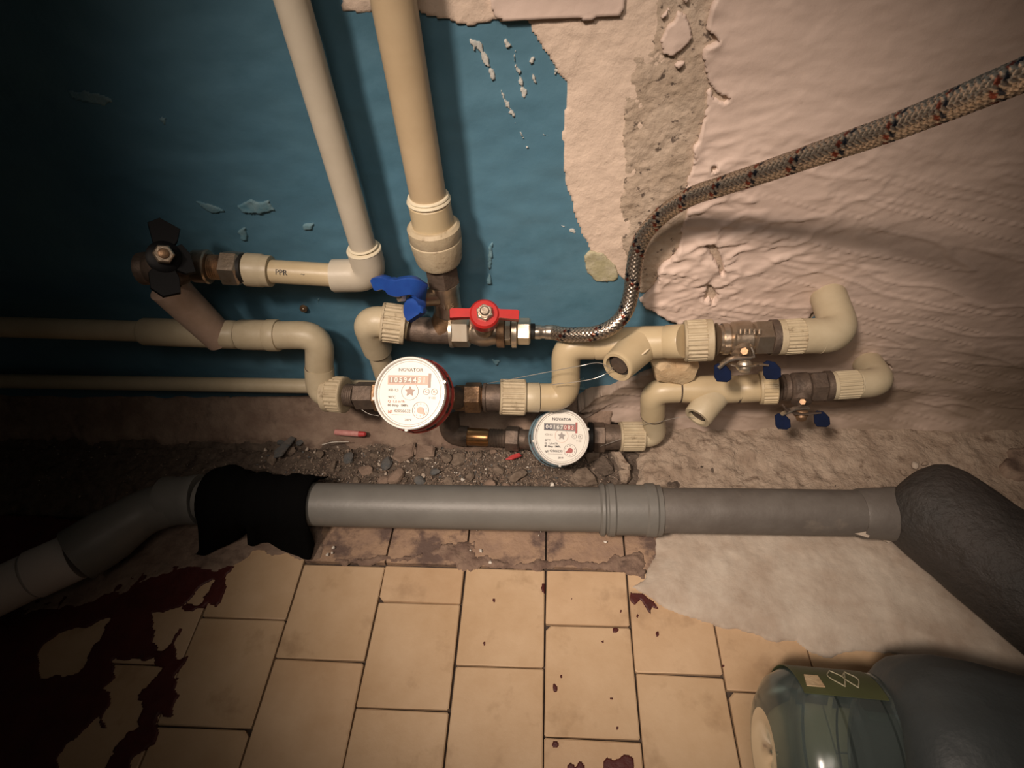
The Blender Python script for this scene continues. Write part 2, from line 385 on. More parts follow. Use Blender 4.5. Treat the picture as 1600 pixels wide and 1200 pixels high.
layer('raised_putty_sheet', [wp([(768, -40), (770, 22), (790, 29), (850, 28), (900, 27), (930, 25), (970, 23), (974, 10), (978, -40)])], wallp,
      lambda u, v, d: .0075 + .0012 * np.exp(-d / .006) + fbm(u, v, .02, seed=4) * .0006, M_putty, wall, wob=.0009, seed=15, base=.003)
layer('putty_flake', [wp([(1030, 60), (1042, 36), (1052, 28), (1056, 12), (1070, 20), (1075, 35), (1078, 55), (1066, 72), (1048, 84), (1034, 80)]),
                      wp([(1030, 25), (1038, 12), (1044, 0), (1046, 12), (1038, 24)]), wp([(1060, -10), (1075, -10), (1070, 3)]), wp([(1050, 98), (1060, 90), (1068, 92), (1058, 104)])], wallp,
      lambda u, v, d: .0088 + fbm(u, v, .01, seed=3) * .0006, M_putty, wall, res=.0014, wob=.001, seed=2, base=.005, label='pale flake left on the mouldy strip')
layer('olive_patch', [wp([(912, 398), (922, 388), (940, 392), (962, 412), (968, 428), (960, 438), (930, 436), (916, 424)])], wallp,
      lambda u, v, d: .0052 + fbm(u, v, .01, seed=3) * .0006, M_olive, wall, res=.0016, wob=.0014, seed=6, base=.002, label='olive scab of putty')
right_putty = [(1122, -40), (1112, 10), (1104, 40), (1115, 48), (1118, 60), (1108, 66), (1096, 82), (1100, 105), (1108, 128), (1104, 150), (1098, 175), (1086, 205), (1078, 240), (1076, 262), (1068, 290), (1074, 300), (1070, 330), (1060, 375),
               (1052, 392), (1030, 412), (1024, 436), (1000, 462), (1006, 472), (1022, 478), (1036, 490), (1055, 494), (1078, 492), (1092, 498), (1100, 525), (1040, 560), (990, 585), (955, 598), (925, 602), (903, 616), (915, 640), (985, 648), (1000, 660), (1000, 740), (2700, 800), (2700, -60)]
def rp_h(u, v, d):
    w_ = fbm(u, v, .075, .018, 31, 3); cr = np.exp(-((u - .16) / .12) ** 2 - ((v - .30) / .09) ** 2)
    cr2 = np.exp(-((u - .02) / .05) ** 2 - ((v - .06) / .06) ** 2)
    rid = 1 - np.abs(fbm(u + v * .5, v - u * .35, .05, .02, 77, 3)) * 2
    foot = .028 * np.clip((.055 - v) / .06, 0, 1) ** 1.3
    lump = .018 * np.exp(-((u - .025) / .05) ** 2 - ((v - .075) / .035) ** 2)
    return .0085 + .003 * np.exp(-d / .006) * (fbm(u, v, .02, seed=8) + .4) + w_ * .0006 + fbm(u, v, .13, .07, 35, 2) * .002 + np.clip(np.abs(fbm(u, v + u * .25, .11, .012, 36, 2)) * -6 + 1, 0, 1) * .0016 * np.clip((.42 - v) / .1, 0, 1) + (cr + cr2) * np.clip(rid, 0, 1) ** 2 * .004 + fbm(u, v, .012, .006, 41, 3) * .0004 + foot + lump
rp_holes = [[(1103, 118), (1108, 126), (1118, 140), (1136, 150), (1130, 154), (1112, 148), (1103, 134)], [(1092, 372), (1112, 378), (1122, 392), (1126, 420), (1119, 402), (1108, 386)], [(1100, 462), (1106, 440), (1118, 452), (1112, 470), (1107, 456)],
            [(1256, 510), (1260, 494), (1272, 478), (1283, 464), (1300, 452), (1316, 456), (1300, 478), (1286, 510)], [(1326, 588), (1334, 576), (1350, 564), (1374, 557), (1388, 566), (1370, 580), (1346, 592)], [(1078, 160), (1076, 170), (1083, 172), (1084, 162)], [(1112, 255), (1118, 254), (1117, 262), (1111, 262)]]
layer('plaster_undercoat', [wp([(1060, -40), (2700, -60), (2700, 700), (1040, 640), (1010, 560), (1110, 515), (1100, 505), (1040, 478), (1010, 460)])], wallp, lambda u, v, d: .0035 + fbm(u, v, .02, seed=23) * .0008, M_mould, wall, res=.005, seed=24, base=.001, bounds=((-1, -.02), (X1, .8)))
layer('crumpled_putty_layer', [wp(right_putty)], wallp, rp_h, M_putty, wall, grime=lambda u, v: (np.clip((.24 - v) / .16, 0, 1) * .75 + np.clip((u - .22) / .5, 0, 1) * .35) * (1 + .6 * fbm(u, v, .06, .025, 120, 4)), holes=[wp(h_) for h_ in rp_holes], wob=.0026, wsize=.016, seed=12, base=.001, bounds=((-1, -.02), (X1, .8)), label='thick wrinkled pink putty layer covering the right of the wall')  # mask: dirt rising from the floor, plus a darker tone towards the right
# paint damage on the blue part
scr = [[(742, 60), (752, 62), (768, 98), (778, 120), (770, 124), (755, 98)], [(775, 118), (790, 150), (806, 178), (803, 182), (784, 152)], [(806, 190), (826, 228), (822, 230)],
       [(800, 78), (808, 76), (806, 92), (816, 112), (820, 134), (824, 158), (818, 156), (810, 128), (803, 104)], [(826, 92), (834, 88), (830, 102), (840, 130), (834, 128)],
       [(850, 208), (862, 204), (856, 216)], [(735, 60), (741, 62), (745, 80), (740, 78)], [(878, 350), (896, 356), (900, 364), (893, 359)], [(786, 60), (792, 58), (796, 70), (790, 72)], [(866, 96), (874, 110), (868, 112)]]
layer('bare_scratches', [wp(s) for s in scr], wallp, lambda u, v, d: .0035 + 0 * u, M_scratch, wall, res=.001, wob=.0022, wsize=.006, seed=3, base=.0005, label='whitish scratches through the blue paint')
dim = [[(105, 138), (135, 140), (178, 150), (184, 160), (150, 162), (116, 152)], [(368, 320), (395, 312), (420, 312), (428, 326), (410, 334), (380, 330)], [(306, 312), (330, 318), (352, 328), (330, 330)], [(252, 182), (262, 178), (264, 196), (256, 196)], [(372, 360), (384, 355), (388, 374), (378, 372)], [(474, 350), (490, 348), (488, 356), (476, 357)],
       [(764, 380), (770, 378), (766, 440), (762, 440)], [(495, 463), (502, 462), (500, 474), (495, 474)], [(770, 560), (780, 562), (776, 568)], [(882, 590), (912, 588), (914, 606), (884, 610)]]
layer('chipped_paint_spots', [wp(s) for s in dim], wallp, lambda u, v, d: .0036 + fbm(u, v, .008, seed=5) * .0008, M_scr_dim, wall, res=.0014, wob=.002, wsize=.01, seed=13, base=.0005, label='pale chipped spots in the blue paint')

# ---------------- the floor
b = MB(); b.box(Matrix.Translation((0, -.1, -.03)), 2.04, 1.3, .048, bev=.002)
floor = part('floor', b, M_joint); floor['kind'] = 'structure'; floor.data.name = 'floor'
cols = [-.70, -.60, -.50, -.40, -.30, -.20, -.104, -.0095, .083, .172, .262, .352, .442, .53]
rows = {-.30: (.181,), -.20: (.245, .138), -.104: (.181,), -.0095: (.226, .120), .083: (.180,), .172: (.166,), .262: (.225, .118), .352: (.18,), .442: (.23, .12), -.40: (.221, .114), -.50: (.17,), -.60: (.22, .114), -.70: (.17,)}
for ci in range(len(cols) - 1):
    a, c = cols[ci], cols[ci + 1]; R0 = rows[a][-1]; ys = [.288 if a > -.35 else .328] + list(rows[a])
    if a in (.172,): ys[0] = .272
    y = R0
    while y > -.12: y -= .107; ys.append(y)
    for k in range(len(ys) - 1):
        t, bo = ys[k], ys[k + 1]; g = .0009
        j = lambda s=.0007: rnd.uniform(-s, s)
        q = [(a + g + j(), bo + g + j()), (c - g + j(), bo + g + j()), (c - g + j(), t - g + j()), (a + g + j(), t - g + j())]
        zt = [.0 + j(.0005) for _ in range(4)]; e = .0011
        cx = sum(p[0] for p in q) / 4; cy = sum(p[1] for p in q) / 4
        # outline with clipped corners
        o_ = []
        for i in range(4):
            p, nx, pv = q[i], q[(i + 1) % 4], q[i - 1]; cc = .0007 + abs(j(.0009))
            if rnd.random() < .05: cc += .004
            for tt in (pv, nx):
                L_ = math.hypot(tt[0] - p[0], tt[1] - p[1]); o_.append((p[0] + (tt[0] - p[0]) / L_ * cc, p[1] + (tt[1] - p[1]) / L_ * cc, zt[i]))
        mb = MB(); mb.rings([[(p[0], p[1], -.008) for p in o_], [(p[0], p[1], p[2] - .001) for p in o_],
                             [(p[0] + (cx - p[0]) * e / .05, p[1] + (cy - p[1]) * e / .05, p[2]) for p in o_]])
        part('tile', mb, M_tile if rnd.random() < .6 else M_tile2, floor, 30)
# the grimy cut row that runs under the drain pipe
dc = [-.46, -.40, -.30, -.20, -.104, -.0095, .083, .125]
for i in range(len(dc) - 1):
    a, c = dc[i], dc[i + 1]; y0 = .291 if a > -.35 else .331; mb = MB(); g = .0012
    n = 10; U = np.linspace(a + g, c - g, n); V = np.linspace(y0, .385, 8)
    top = []
    for u in U:
        for v in V:
            top.append((u, v, .0008 + .0016 * float(fbm(np.array([u]), np.array([v]), .022, seed=60)[0])))
    fs = [[p * 8 + q_, (p + 1) * 8 + q_, (p + 1) * 8 + q_ + 1, p * 8 + q_ + 1] for p in range(n - 1) for q_ in range(7)]
    bi = len(top); mb.add(top + [(u, V[0], -.008) for u in U] + [(U[0], v, -.008) for v in V] + [(U[-1], v, -.008) for v in V],
        fs + [[p * 8, bi + p, bi + p + 1, (p + 1) * 8] for p in range(n - 1)] + [[q_, q_ + 1, bi + n + q_ + 1, bi + n + q_] for q_ in range(7)] + [[(n - 1) * 8 + q_, bi + n + 8 + q_, bi + n + 8 + q_ + 1, (n - 1) * 8 + q_ + 1] for q_ in range(7)])
    part('tile', mb, M_tiled, floor, 30, label='grimy cut tile beside the drain pipe')
# grime crust over the joint between the two rows
layer('grime_crust', [fp([(495, 872), (560, 884), (590, 880), (640, 876), (660, 866), (700, 872), (720, 890), (735, 896), (750, 884), (850, 892), (870, 884), (930, 886), (975, 894), (1008, 905), (1012, 880), (1000, 862), (960, 868), (940, 880), (900, 878), (850, 874), (800, 884), (745, 866), (740, 846), (700, 850), (650, 872), (600, 868), (540, 876)])], floorp,
      lambda u, v, d: .0014 + np.minimum(d * .35, .0022) + fbm(u, v, .007, seed=70) * .0012, M_crust, floor, res=.0016, wob=.004, wsize=.01, seed=71, label='dark crust of grime over the tile joint')
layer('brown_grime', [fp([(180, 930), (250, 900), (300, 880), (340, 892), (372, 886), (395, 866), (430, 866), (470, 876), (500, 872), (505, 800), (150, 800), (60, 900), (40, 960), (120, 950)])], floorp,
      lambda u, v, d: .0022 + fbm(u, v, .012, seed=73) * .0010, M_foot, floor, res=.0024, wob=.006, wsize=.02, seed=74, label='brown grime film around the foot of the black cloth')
def c8(L_): return [(x / 3.53, 860 + y / 3.53) for x, y in L_]
outer = c8([(1310, 85), (1255, 135), (1265, 200), (1235, 270), (1190, 310), (1145, 285), (1115, 330), (1060, 335), (1000, 325), (850, 345), (862, 480), (870, 560), (905, 560), (940, 500), (985, 425), (1020, 425), (1005, 465), (968, 500), (985, 550), (962, 595), (1000, 605), (1040, 590), (1005, 635), (975, 690), (1003, 695), (990, 745), (972, 780), (975, 840), (945, 920), (900, 915), (880, 895), (862, 970), (880, 1010), (855, 1060), (800, 1100), (740, 1150), (700, 1260), (-400, 1500), (-900, 600), (-900, -300), (500, -160), (700, 20), (800, 100), (950, 86), (1150, 66)])
holes = [c8(h) for h in ([(630, 600), (850, 600), (840, 640), (885, 660), (880, 690), (835, 715), (780, 800), (795, 880), (770, 980), (700, 1010), (660, 1060), (630, 1020), (560, 950), (600, 850), (600, 790), (550, 750), (620, 735), (645, 700), (630, 660)],
         [(600, 380), (580, 440), (520, 530), (490, 600), (430, 680), (380, 690), (330, 680), (240, 690), (210, 600), (250, 500), (380, 440), (470, 430)],
         [(540, 930), (470, 1000), (360, 1060), (330, 1150), (340, 1260), (560, 1260), (620, 1110), (660, 1060), (600, 1000)],
         [(1180, 165), (1070, 215), (1045, 275), (985, 330), (1030, 300), (1110, 290), (1150, 210)])]
layer('worn_red_paint', [fp(outer)], floorp, lambda u, v, d: .0016 + fbm(u, v, .012, seed=6) * .0004, M_red, floor, res=.002, holes=[fp(h) for h in holes], wob=.0035, wsize=.012, seed=33, base=-.002, bounds=((-.95, -.1), (1, .36)), label='oxblood floor paint peeling off the tiles')
chips = []
for x, y, a, c in [(849, 919, 3.5, 9), (772, 938, 3, 5), (961, 985, 8, 5), (867, 1075, 5, 7), (955, 1092, 4, 3), (970, 956, 2.5, 2.5), (942, 1003, 2.5, 3), (757, 1006, 2.5, 4), (877, 1057, 2.5, 3), (867, 1164, 7, 7), (1090, 932, 2.5, 4), (1028, 990, 3, 5), (893, 937, 1.5, 3), (964, 1138, 2, 3), (996, 962, 2, 3), (1130, 1040, 2, 2)]:
    chips.append([(x + math.cos(t) * a * rnd.uniform(.6, 1.2), y + math.sin(t) * c * rnd.uniform(.6, 1.2)) for t in [k * 1.047 for k in range(6)]])
chips += [[(942, 1190), (948, 1183), (960, 1188), (975, 1178), (990, 1184), (992, 1200), (988, 1225), (944, 1225)], [(886, 1197), (892, 1190), (900, 1200), (905, 1186), (914, 1196), (916, 1225), (884, 1225)],
          [(985, 925), (1005, 928), (1022, 940), (1030, 952), (1018, 950), (1016, 960), (1008, 948), (1000, 938), (992, 945), (986, 940)]]
layer('red_paint_chips', [fp(s) for s in chips], floorp, lambda u, v, d: .0012 + 0 * u, M_red, floor, res=.0012, wob=.0008, wsize=.006, seed=4, base=-.001, label='small flecks of red paint left on the cream tiles')
cem = [(1026, 828), (1022, 862), (1012, 880), (1004, 902), (985, 915), (1012, 926), (1040, 948), (1080, 964), (1130, 978), (1180, 990), (1215, 1003), (1245, 1000), (1270, 1016), (1290, 1022), (1350, 1014), (1420, 1022), (1560, 1075), (1640, 1140), (2700, 1100), (2700, 760), (1420, 790), (1026, 780)]
layer('cement_patch', [fp(cem, .004)], floorp, lambda u, v, d: np.minimum(.0025 + d * .22, .008) + fbm(u, v, .05, seed=50) * .0012 + fbm(u, v, .012, seed=52) * .0009 * np.exp(-np.abs(v - .31) / .05), M_cement, floor, res=.002, wob=.003, wsize=.02, seed=44, bounds=((-1, .0), (.97, .40)), label='smeared grey cement patch spread over the tiles')
# ground strip between the pipe and the wall
def dirt_h(u, v, d):
    foot = .040 * np.clip((v - .448) / .052, 0, 1) ** .8 * np.clip(1 - (u - .06) / .05, 0, 1)
    hum = .012 * np.clip((v - .35) / .03, 0, 1) * np.clip((.47 - v) / .03, 0, 1)
    return .001 + foot + hum + fbm(u, v, .03, seed=80) * .0035 + np.abs(fbm(u, v, .011, seed=85)) * .005 * np.clip((.47 - v) / .02, .25, 1)
dirt = layer('dirt_bed', [[(-1.0, .345), (.97, .345), (.97, .503), (-1.0, .503)]], floorp, dirt_h, M_dirt, floor, res=.0025, wob=.003, seed=81, kind='stuff', label='brown dirt and rubble bed between drain pipe and wall')
layer('wall_foot', [[(-1.0, .455), (-.30, .452), (-.12, .446), (.0, .452), (.07, .455), (.08, .503), (-1.0, .503)]], floorp, lambda u, v, d: dirt_h(u, v, d) * .55 + .006 + .036 * np.clip((v - .445) / .05, 0, 1) + fbm(u, v, .03, .012, 91) * .0025,
      M_foot, floor, res=.0022, wob=.005, wsize=.03, seed=92, label='reddish brown render at the foot of the blue wall')
mort = [(992, 678), (988, 700), (996, 722), (984, 742), (992, 756), (1010, 770), (1200, 790), (1400, 800), (2700, 820), (2700, 640), (1300, 640), (1010, 662)]
layer('mortar_bed', [fp(mort, .02)], floorp, lambda u, v, d: np.minimum(.004 + d * 1.2, .019) + .004 * np.clip((v - .42) / .03, 0, 1) + fbm(u, v, .03, seed=95) * .0025 + fbm(u, v, .009, seed=97) * .0022 * np.clip(1.3 - (u - .1) * 3, .3, 1), M_mortar, floor, res=.002, wob=.004, wsize=.012, seed=96, bounds=((-1, .35), (.97, .505)), label='lumpy pale mortar bed to the right of the rubble')
layer('rust_stain', [fp([(1570, 720), (1585, 700), (1620, 690), (1640, 730), (1600, 745), (1580, 738)], .03)], floorp, lambda u, v, d: .0285 + fbm(u, v, .02, seed=95) * .003, M_foot, floor, res=.003, wob=.004, seed=3, base=.015, label='rusty brown stain at the right end')

# ------------------------------------------------------------------ plumbing pieces
def ring_bead(p, d, r, t=.0014, seg=32):
    return MB().lathe(Vector(p) - Vector(d).normalized() * t, d, [(0, r - .002), (t * .3, r + t * .6), (t, r + t), (t * 1.7, r + t * .6), (t * 2, r - .002)], seg)
def cyl(p0, p1, prof, **k):
    """lathe from p0 towards p1; prof in fractions of the length"""
    p0 = Vector(p0); p1 = Vector(p1); L_ = (p1 - p0).length
    return MB().lathe(p0, p1 - p0, [(q[0] * L_, *q[1:]) for q in prof], **k)
def collar(p0, p1, r, c=.06):
    return cyl(p0, p1, [(0, r - .0025), (0, r - .0006), (c, r), (1 - c, r), (1, r - .0006), (1, r - .0025)])
def ribbed(p0, p1, r, ribs=26, a=.22, z=.86):
    return cyl(p0, p1, [(0, r - .005), (0, r - .001), (.04, r), (a - .02, r), (a, r, 1), (z, r, 1), (z + .02, r), (.97, r), (1, r - .0012), (1, r - .005)], ribs=ribs, depth=.0011)
def hexnut(p0, p1, r, up=None):
    d = Vector(p1) - Vector(p0); L_ = d.length; c = r * .10
    return MB().lathe(p0, d, [(0, r * .86), (c, r), (L_ - c, r), (L_, r * .86)], seg=6, up=up)
def thread(p0, p1, r, n=7):
    pr_ = []
    for k in range(n): pr_ += [(k / n, r - .0008), ((k + .5) / n, r)]
    return cyl(p0, p1, pr_ + [(1, r - .0008)])
Xv = Vector((1, 0, 0))

# ---------------- left riser
LX, LY = -.184, .460
zt = px(568, 392, X=LX).z
t = thing('riser_pipe', 'thinner cream riser pipe, the left one, ending in an elbow above the blue handle', 'pipe', (LX, LY, zt - .03))
part('pipe', MB().tube([(LX, LY, zt - .01), (LX, LY, .72)], .0125), M_ppr2, t)
pe = px(571, 430, Y=LY); pe = Vector((LX, LY, pe.z)); pa = px(522, 431, Y=LY); pb = px(424, 424, Y=LY); pc = px(384, 421, Y=LY)
part('elbow', MB().tube(fillet([(LX, LY, zt), pe, pa], .017), .0166), M_ppr2, t)
part('weld_bead', ring_bead((LX, LY, zt + .0005), (0, 0, 1), .0156), M_bead, t)
part('weld_bead', ring_bead((LX, LY, zt + .004), (0, 0, 1), .0136, .001), M_bead, t)
part('stub_pipe', MB().tube([pa + Vector((.008, 0, 0)), pb], .0118), M_pprv, t, label='yellowed stub pipe with worn black print')
part('weld_bead', ring_bead(pa, pb - pa, .0145), M_bead, t)
part('coupling', cyl(pb, pc, [(0, .013), (0, .0155), (.05, .0158), (.3, .0158), (.36, .0168), (.94, .0168), (1, .015), (1, .012)]), M_ppr, t)
fz = (Vector((LX, 0, CAMH)) - pb); fz.x = 0; fz.normalize(); dd = (pa - pb).normalized()
for k, (a, s_) in enumerate(((.07, 'PPR'), (.50, '~'))):
    p = pb.lerp(pa, a + .08) + fz * .0121
    part('print_mark', text_mb(s_, .0075, frame(p, dd, fz), .0001, align='LEFT' if k == 0 else 'CENTER'), M_ink, t, None)
# union to the black-handled valve
t = thing('black_handled_valve', 'dull valve with a black butterfly handle at the far left of the pipework', 'valve', px(258, 430, Y=.45))
n1 = px(379, 420, Y=.457); n0 = px(350, 418, Y=.457); th = px(328, 417, Y=.456); rg = px(302, 416, Y=.455); vb = px(258, 416, Y=.453); ve = px(222, 420, Y=.452)
part('rubber_washer', collar(n1 + Vector((.004, 0, 0)), n1, .0150), M_rubber, t)
part('union_nut', hexnut(n1, n0, .0180), M_nick, t)
part('thread', thread(n0, th, .0126), M_brass, t, label='rusty thread')
part('valve_ring', cyl(th, rg, [(0, .010), (0, .0160), (.1, .0172), (.25, .0165), (.9, .0160), (1, .013)]), M_nick, t)
part('valve_body', cyl(rg + Xv * .002, ve, [(0, .011), (.1, .013), (.25, .0175), (.5, .0195), (.72, .0175), (.85, .0150), (.9, .0165), (1, .016), (1, .010)]), M_bronzed, t)
up = (Vector((-.35, 0, .6)) - vb); up.normalize(); nd = (Vector((0, 0, CAMH)) - vb).normalized()
st0 = vb + nd * .012; st1 = px(256, 400, D=zdep(vb) - .050)
nd = (st1 - st0).normalized()
part('stem', MB().lathe(st0, nd, [(0, .009), ((st1 - st0).length * .8, .009), ((st1 - st0).length, .006)]), M_bronzed, t)
h = part('handle', MB().lathe(st1 - nd * .008, nd, [(0, .0125), (.001, .0145), (.006, .0145), (.008, .011)], up=(0, 0, 1)), M_black, t)
Fm = frame(st1 - nd * .004, (1, 0, 0), nd)
for nm, poly in (('handle_wing', [(-.0075, .006), (-.0135, .030), (-.004, .036), (.0125, .028), (.0105, .016), (.006, .008)]),
                 ('handle_wing', [(-.007, -.008), (.007, -.006), (.013, -.018), (.014, -.032), (.0, -.037), (-.010, -.030), (-.012, -.016)]),
                 ('handle_wing', [(.006, -.010), (.018, -.014), (.026, -.011), (.021, .006), (.014, .014), (.006, .010)])):
    part(nm, MB().prism(poly, -.006, .001, Fm, .0015), M_black, h)
nn_ = part('handle_nut', hexnut(st1 + nd * .002, st1 + nd * .010, .0088), M_nick, t)
part('stem_tip', MB().lathe(st1 + nd * .006, nd, [(0, .0045), (.006, .0045), (.007, .003)]), M_brass, nn_)

# ---------------- left supply line with the wye
t = thing('supply_pipe', 'cream supply pipe from the left edge, stepping down to the red meter', 'pipe', px(330, 545, Y=.46))
sy = .46
A = px(-90, 508, Y=sy); B1 = px(222, 518, Y=sy); B2 = px(372, 523, Y=sy); C1 = px(434, 524, Y=sy); E1 = px(500, 523, Y=sy); E2 = px(499, 574, Y=.452); E3 = px(501, 616, Y=.44); E4 = px(520, 615, Y=.437)
part('pipe', MB().tube([A, B1 + Xv * .01], .0118), M_ppr, t)
part('wye_body', cyl(B1, B2, [(0, .0115), (0, .014), (.03, .0158), (.97, .0162), (1, .0145)]), M_ppr, t)
wb = px(345, 529, Y=sy); wt = px(262, 448, Y=.452)
part('wye_branch', MB().tube([wb, wt], [.0175, .0195]), mat('pinkish_plastic', (.46, .33, .26), .55, col2=(.38, .27, .2), scale=40, bump=.0004, stain=(.2, .1, .06), stain_scale=30, stain_amt=.1), t, label='pinkish brown branch rising to the black valve')
part('coupling', collar(B2 + Xv * .002, C1, .0172, .08), M_ppr, t)
part('coupling', collar(px(418, 524, Y=sy), px(436, 524, Y=sy), .0182, .1), M_ppr, t)
part('elbow', MB().tube(fillet([C1 - Xv * .004, E1, E2], .019), .0160), M_ppr, t)
part('elbow', MB().tube(fillet([E2, E3, E4], .018), .0168), M_ppr, t)
part('weld_bead', ring_bead(E2 + Vector((0, 0, .001)), E2 - E1, .0150, .0012), M_joint, t, label='dark joint line')
N1 = px(509, 615, Y=.437); N2 = px(541, 617, Y=.434)
part('ribbed_nut', ribbed(N1, N2, .0215, 24, .30, .88), M_rib, t)
N3 = px(556, 618, Y=.432)
part('thread', thread(N2, N3, .0135, 5), M_bronzed, t)
t = thing('lower_supply_pipe', 'thin cream pipe running low along the wall at the far left', 'pipe', px(300, 600, Y=.478))
part('pipe', MB().tube([px(-90, 594, Y=.478), px(480, 603, Y=.478), px(590, 606, Y=.478)], .0095), M_ppr, t)
t = thing('wall_plug', 'small brass-coloured screw plug set in the blue wall between the pipes', 'screw', px(475, 481, Y=.492))
p = px(475, 481, Y=.4965)
part('plug', MB().lathe(p, (0, -1, 0), [(0, .0045), (.003, .0042), (.003, .0024), (.0015, .002)]), M_brass, t)
part('screw_head', MB().lathe(p, (0, -1, 0), [(0, .002), (.003, .002), (.0038, .001)]), M_nick, t)

# ---------------- right riser
RX, RY = -.112, .460
def rz(y): return px(0, y, Y=RY).z if False else px(668, y, X=RX).z
def zR(y):
    lo, hi = .1, .7
    for _ in range(40):
        mid = (lo + hi) / 2; c = CM @ np.array([RX, RY, mid - CAMH]); yy = 600 + FPX * c[1] / c[2]
        if yy > y: lo = mid
        else: hi = mid
    return lo
t = thing('riser_pipe', 'thicker tan riser pipe, the right one, ending in a wide cap nut', 'pipe', (RX, RY, zR(400)))
part('pipe', MB().tube([(RX, RY, zR(322)), (RX, RY, .72)], .0162, 36), M_tan, t)
part('weld_bead', ring_bead((RX, RY, zR(312)), (0, 0, 1), .0178, .0022), M_bead, t)
part('weld_bead', ring_bead((RX, RY, zR(307)), (0, 0, 1), .0172, .0016), M_bead, t)
part('sleeve', collar((RX, RY, zR(357)), (RX, RY, zR(316)), .0192, .03), M_pprv, t)
part('cap_nut', cyl((RX, RY, zR(408)), (RX, RY, zR(349)), [(0, .014), (0, .0205), (.10, .0225), (.5, .0245), (.62, .0247), (.64, .0240), (.67, .0247), (.93, .0247), (1, .0222), (1, .018)], seg=40), M_rib, t, label='wide dusty cap nut')
tz = px(692, 514, Y=.455)
RB = Vector((RX, RY - .002, zR(410)))
t = thing('blue_handled_valve', 'nickel valve under the right riser with a bright blue butterfly handle', 'valve', RB - Vector((0, 0, .05)))
z1 = zR(441); z2 = zR(482)
part('rubber_washer', cyl((RX, RY, zR(414)), (RX, RY, zR(402)), [(0, .0155), (1, .0175)]), M_rubber, t)
part('hex_end', hexnut((RX, RY, z1), (RX, RY, zR(411)), .0172, up=(.3, -1, 0)), M_bronzed, t)
part('valve_body', cyl((RX, RY, zR(489)), (RX, RY, z1 + .001), [(0, .010), (0, .0145), (.12, .0153), (.2, .0142), (.78, .0150), (.84, .0160), (1, .0162)]), M_nick, t)
zz = (z1 + z2) / 2
for k, s_ in enumerate(('15', 'PN')):
    pth = Vector((RX, RY, zz - .003 + .0 * k)); vd = Vector((.35 - .55 * k, -.8, .0)).normalized()
    part('cast_mark', text_mb(s_, .008, frame(pth + vd * .0149, (vd.y * -1, vd.x, 0), vd), .0002), M_nickb, t, None)
# stem towards the left front with the blue handle
sh = px(640, 468, Y=.435)
sb = Vector((RX, RY, zz)); sd = (sh - sb).normalized()
part('stem', MB().lathe(sb, sd, [(0, .0095), ((sh - sb).length * .75, .0085), ((sh - sb).length * .8, .006), ((sh - sb).length, .005)]), M_nick, t)
wd = sd
h = part('handle', MB().ribbon(smooth([px(586, 444, Y=.432), px(600, 441, Y=.428), px(618, 449, Y=.424), px(630, 447, Y=.424), px(645, 446, Y=.424), px(657, 456, Y=.427), px(654, 474, Y=.430)], 5), [.010] + [.013] * 7 + [.017] * 16 + [.019] * 7, .0085, (.15, .25, .95)), M_bluep, t)
part('handle_wing', MB().ribbon(smooth([px(655, 466, Y=.428), px(650, 474, Y=.425), px(648, 488, Y=.421), px(651, 496, Y=.417)], 4), [.013, .013, .015, .016, .019, .021, .022, .022, .022, .021, .020, .019, .018], .009, (.95, -.2, .25)), M_bluep, h)
part('handle_wing', MB().ribbon(smooth([px(625, 440, Y=.434), px(634, 438, Y=.436), px(641, 440, Y=.437), px(645, 446, Y=.435)], 4), [.006, .007, .008, .009, .01, .01, .01, .01, .01, .01, .01, .01, .01], .005, (.2, -.6, .7)), M_bluep, h)
part('handle_nut', hexnut(px(628, 462, Y=.428) - sd * .002, px(628, 462, Y=.428) + sd * .004, .0062), M_nickb, t)
# the brass tee below
t = thing('brass_tee', 'brown brass tee joining the right riser to the red-handled valve', 'fitting', px(690, 520, Y=.452))
TA = px(636, 514, Y=.452); TB = px(708, 519, Y=.452); TC = px(688, 517, Y=.452)
part('tee_run', cyl(TA, TB, [(0, .010), (0, .0128), (.15, .0130), (.5, .0142), (.85, .0135), (1, .0135), (1, .010)]), M_bronzed, t)
part('tee_branch', MB().tube([TC, (RX, RY, zR(487))], [.0135, .0140]), M_brass, t)
# elbow with ribbed nut to the left
t = thing('cream_elbow', 'cream elbow with ribbed nut left of the brass tee, above the red meter', 'fitting', px(590, 575, Y=.458))
U1 = px(596, 503, Y=.449); U2 = px(634, 508, Y=.451); U0 = px(573, 501, Y=.447); D1 = px(590, 545, Y=.458); D2 = px(618, 640, Y=.466)
part('elbow', MB().tube(fillet([U1 + Xv * .002, U0, D1], .016), .0165), M_ppr, t)
part('ribbed_nut', ribbed(U1, U2, .0212, 24, .12, .80), M_rib, t)
part('lip_ring', collar(px(634, 508, Y=.451), px(639, 509, Y=.451), .0150), M_pprv, t)
part('drop_pipe', MB().tube([D1, D2], .0125), M_ppr, t)

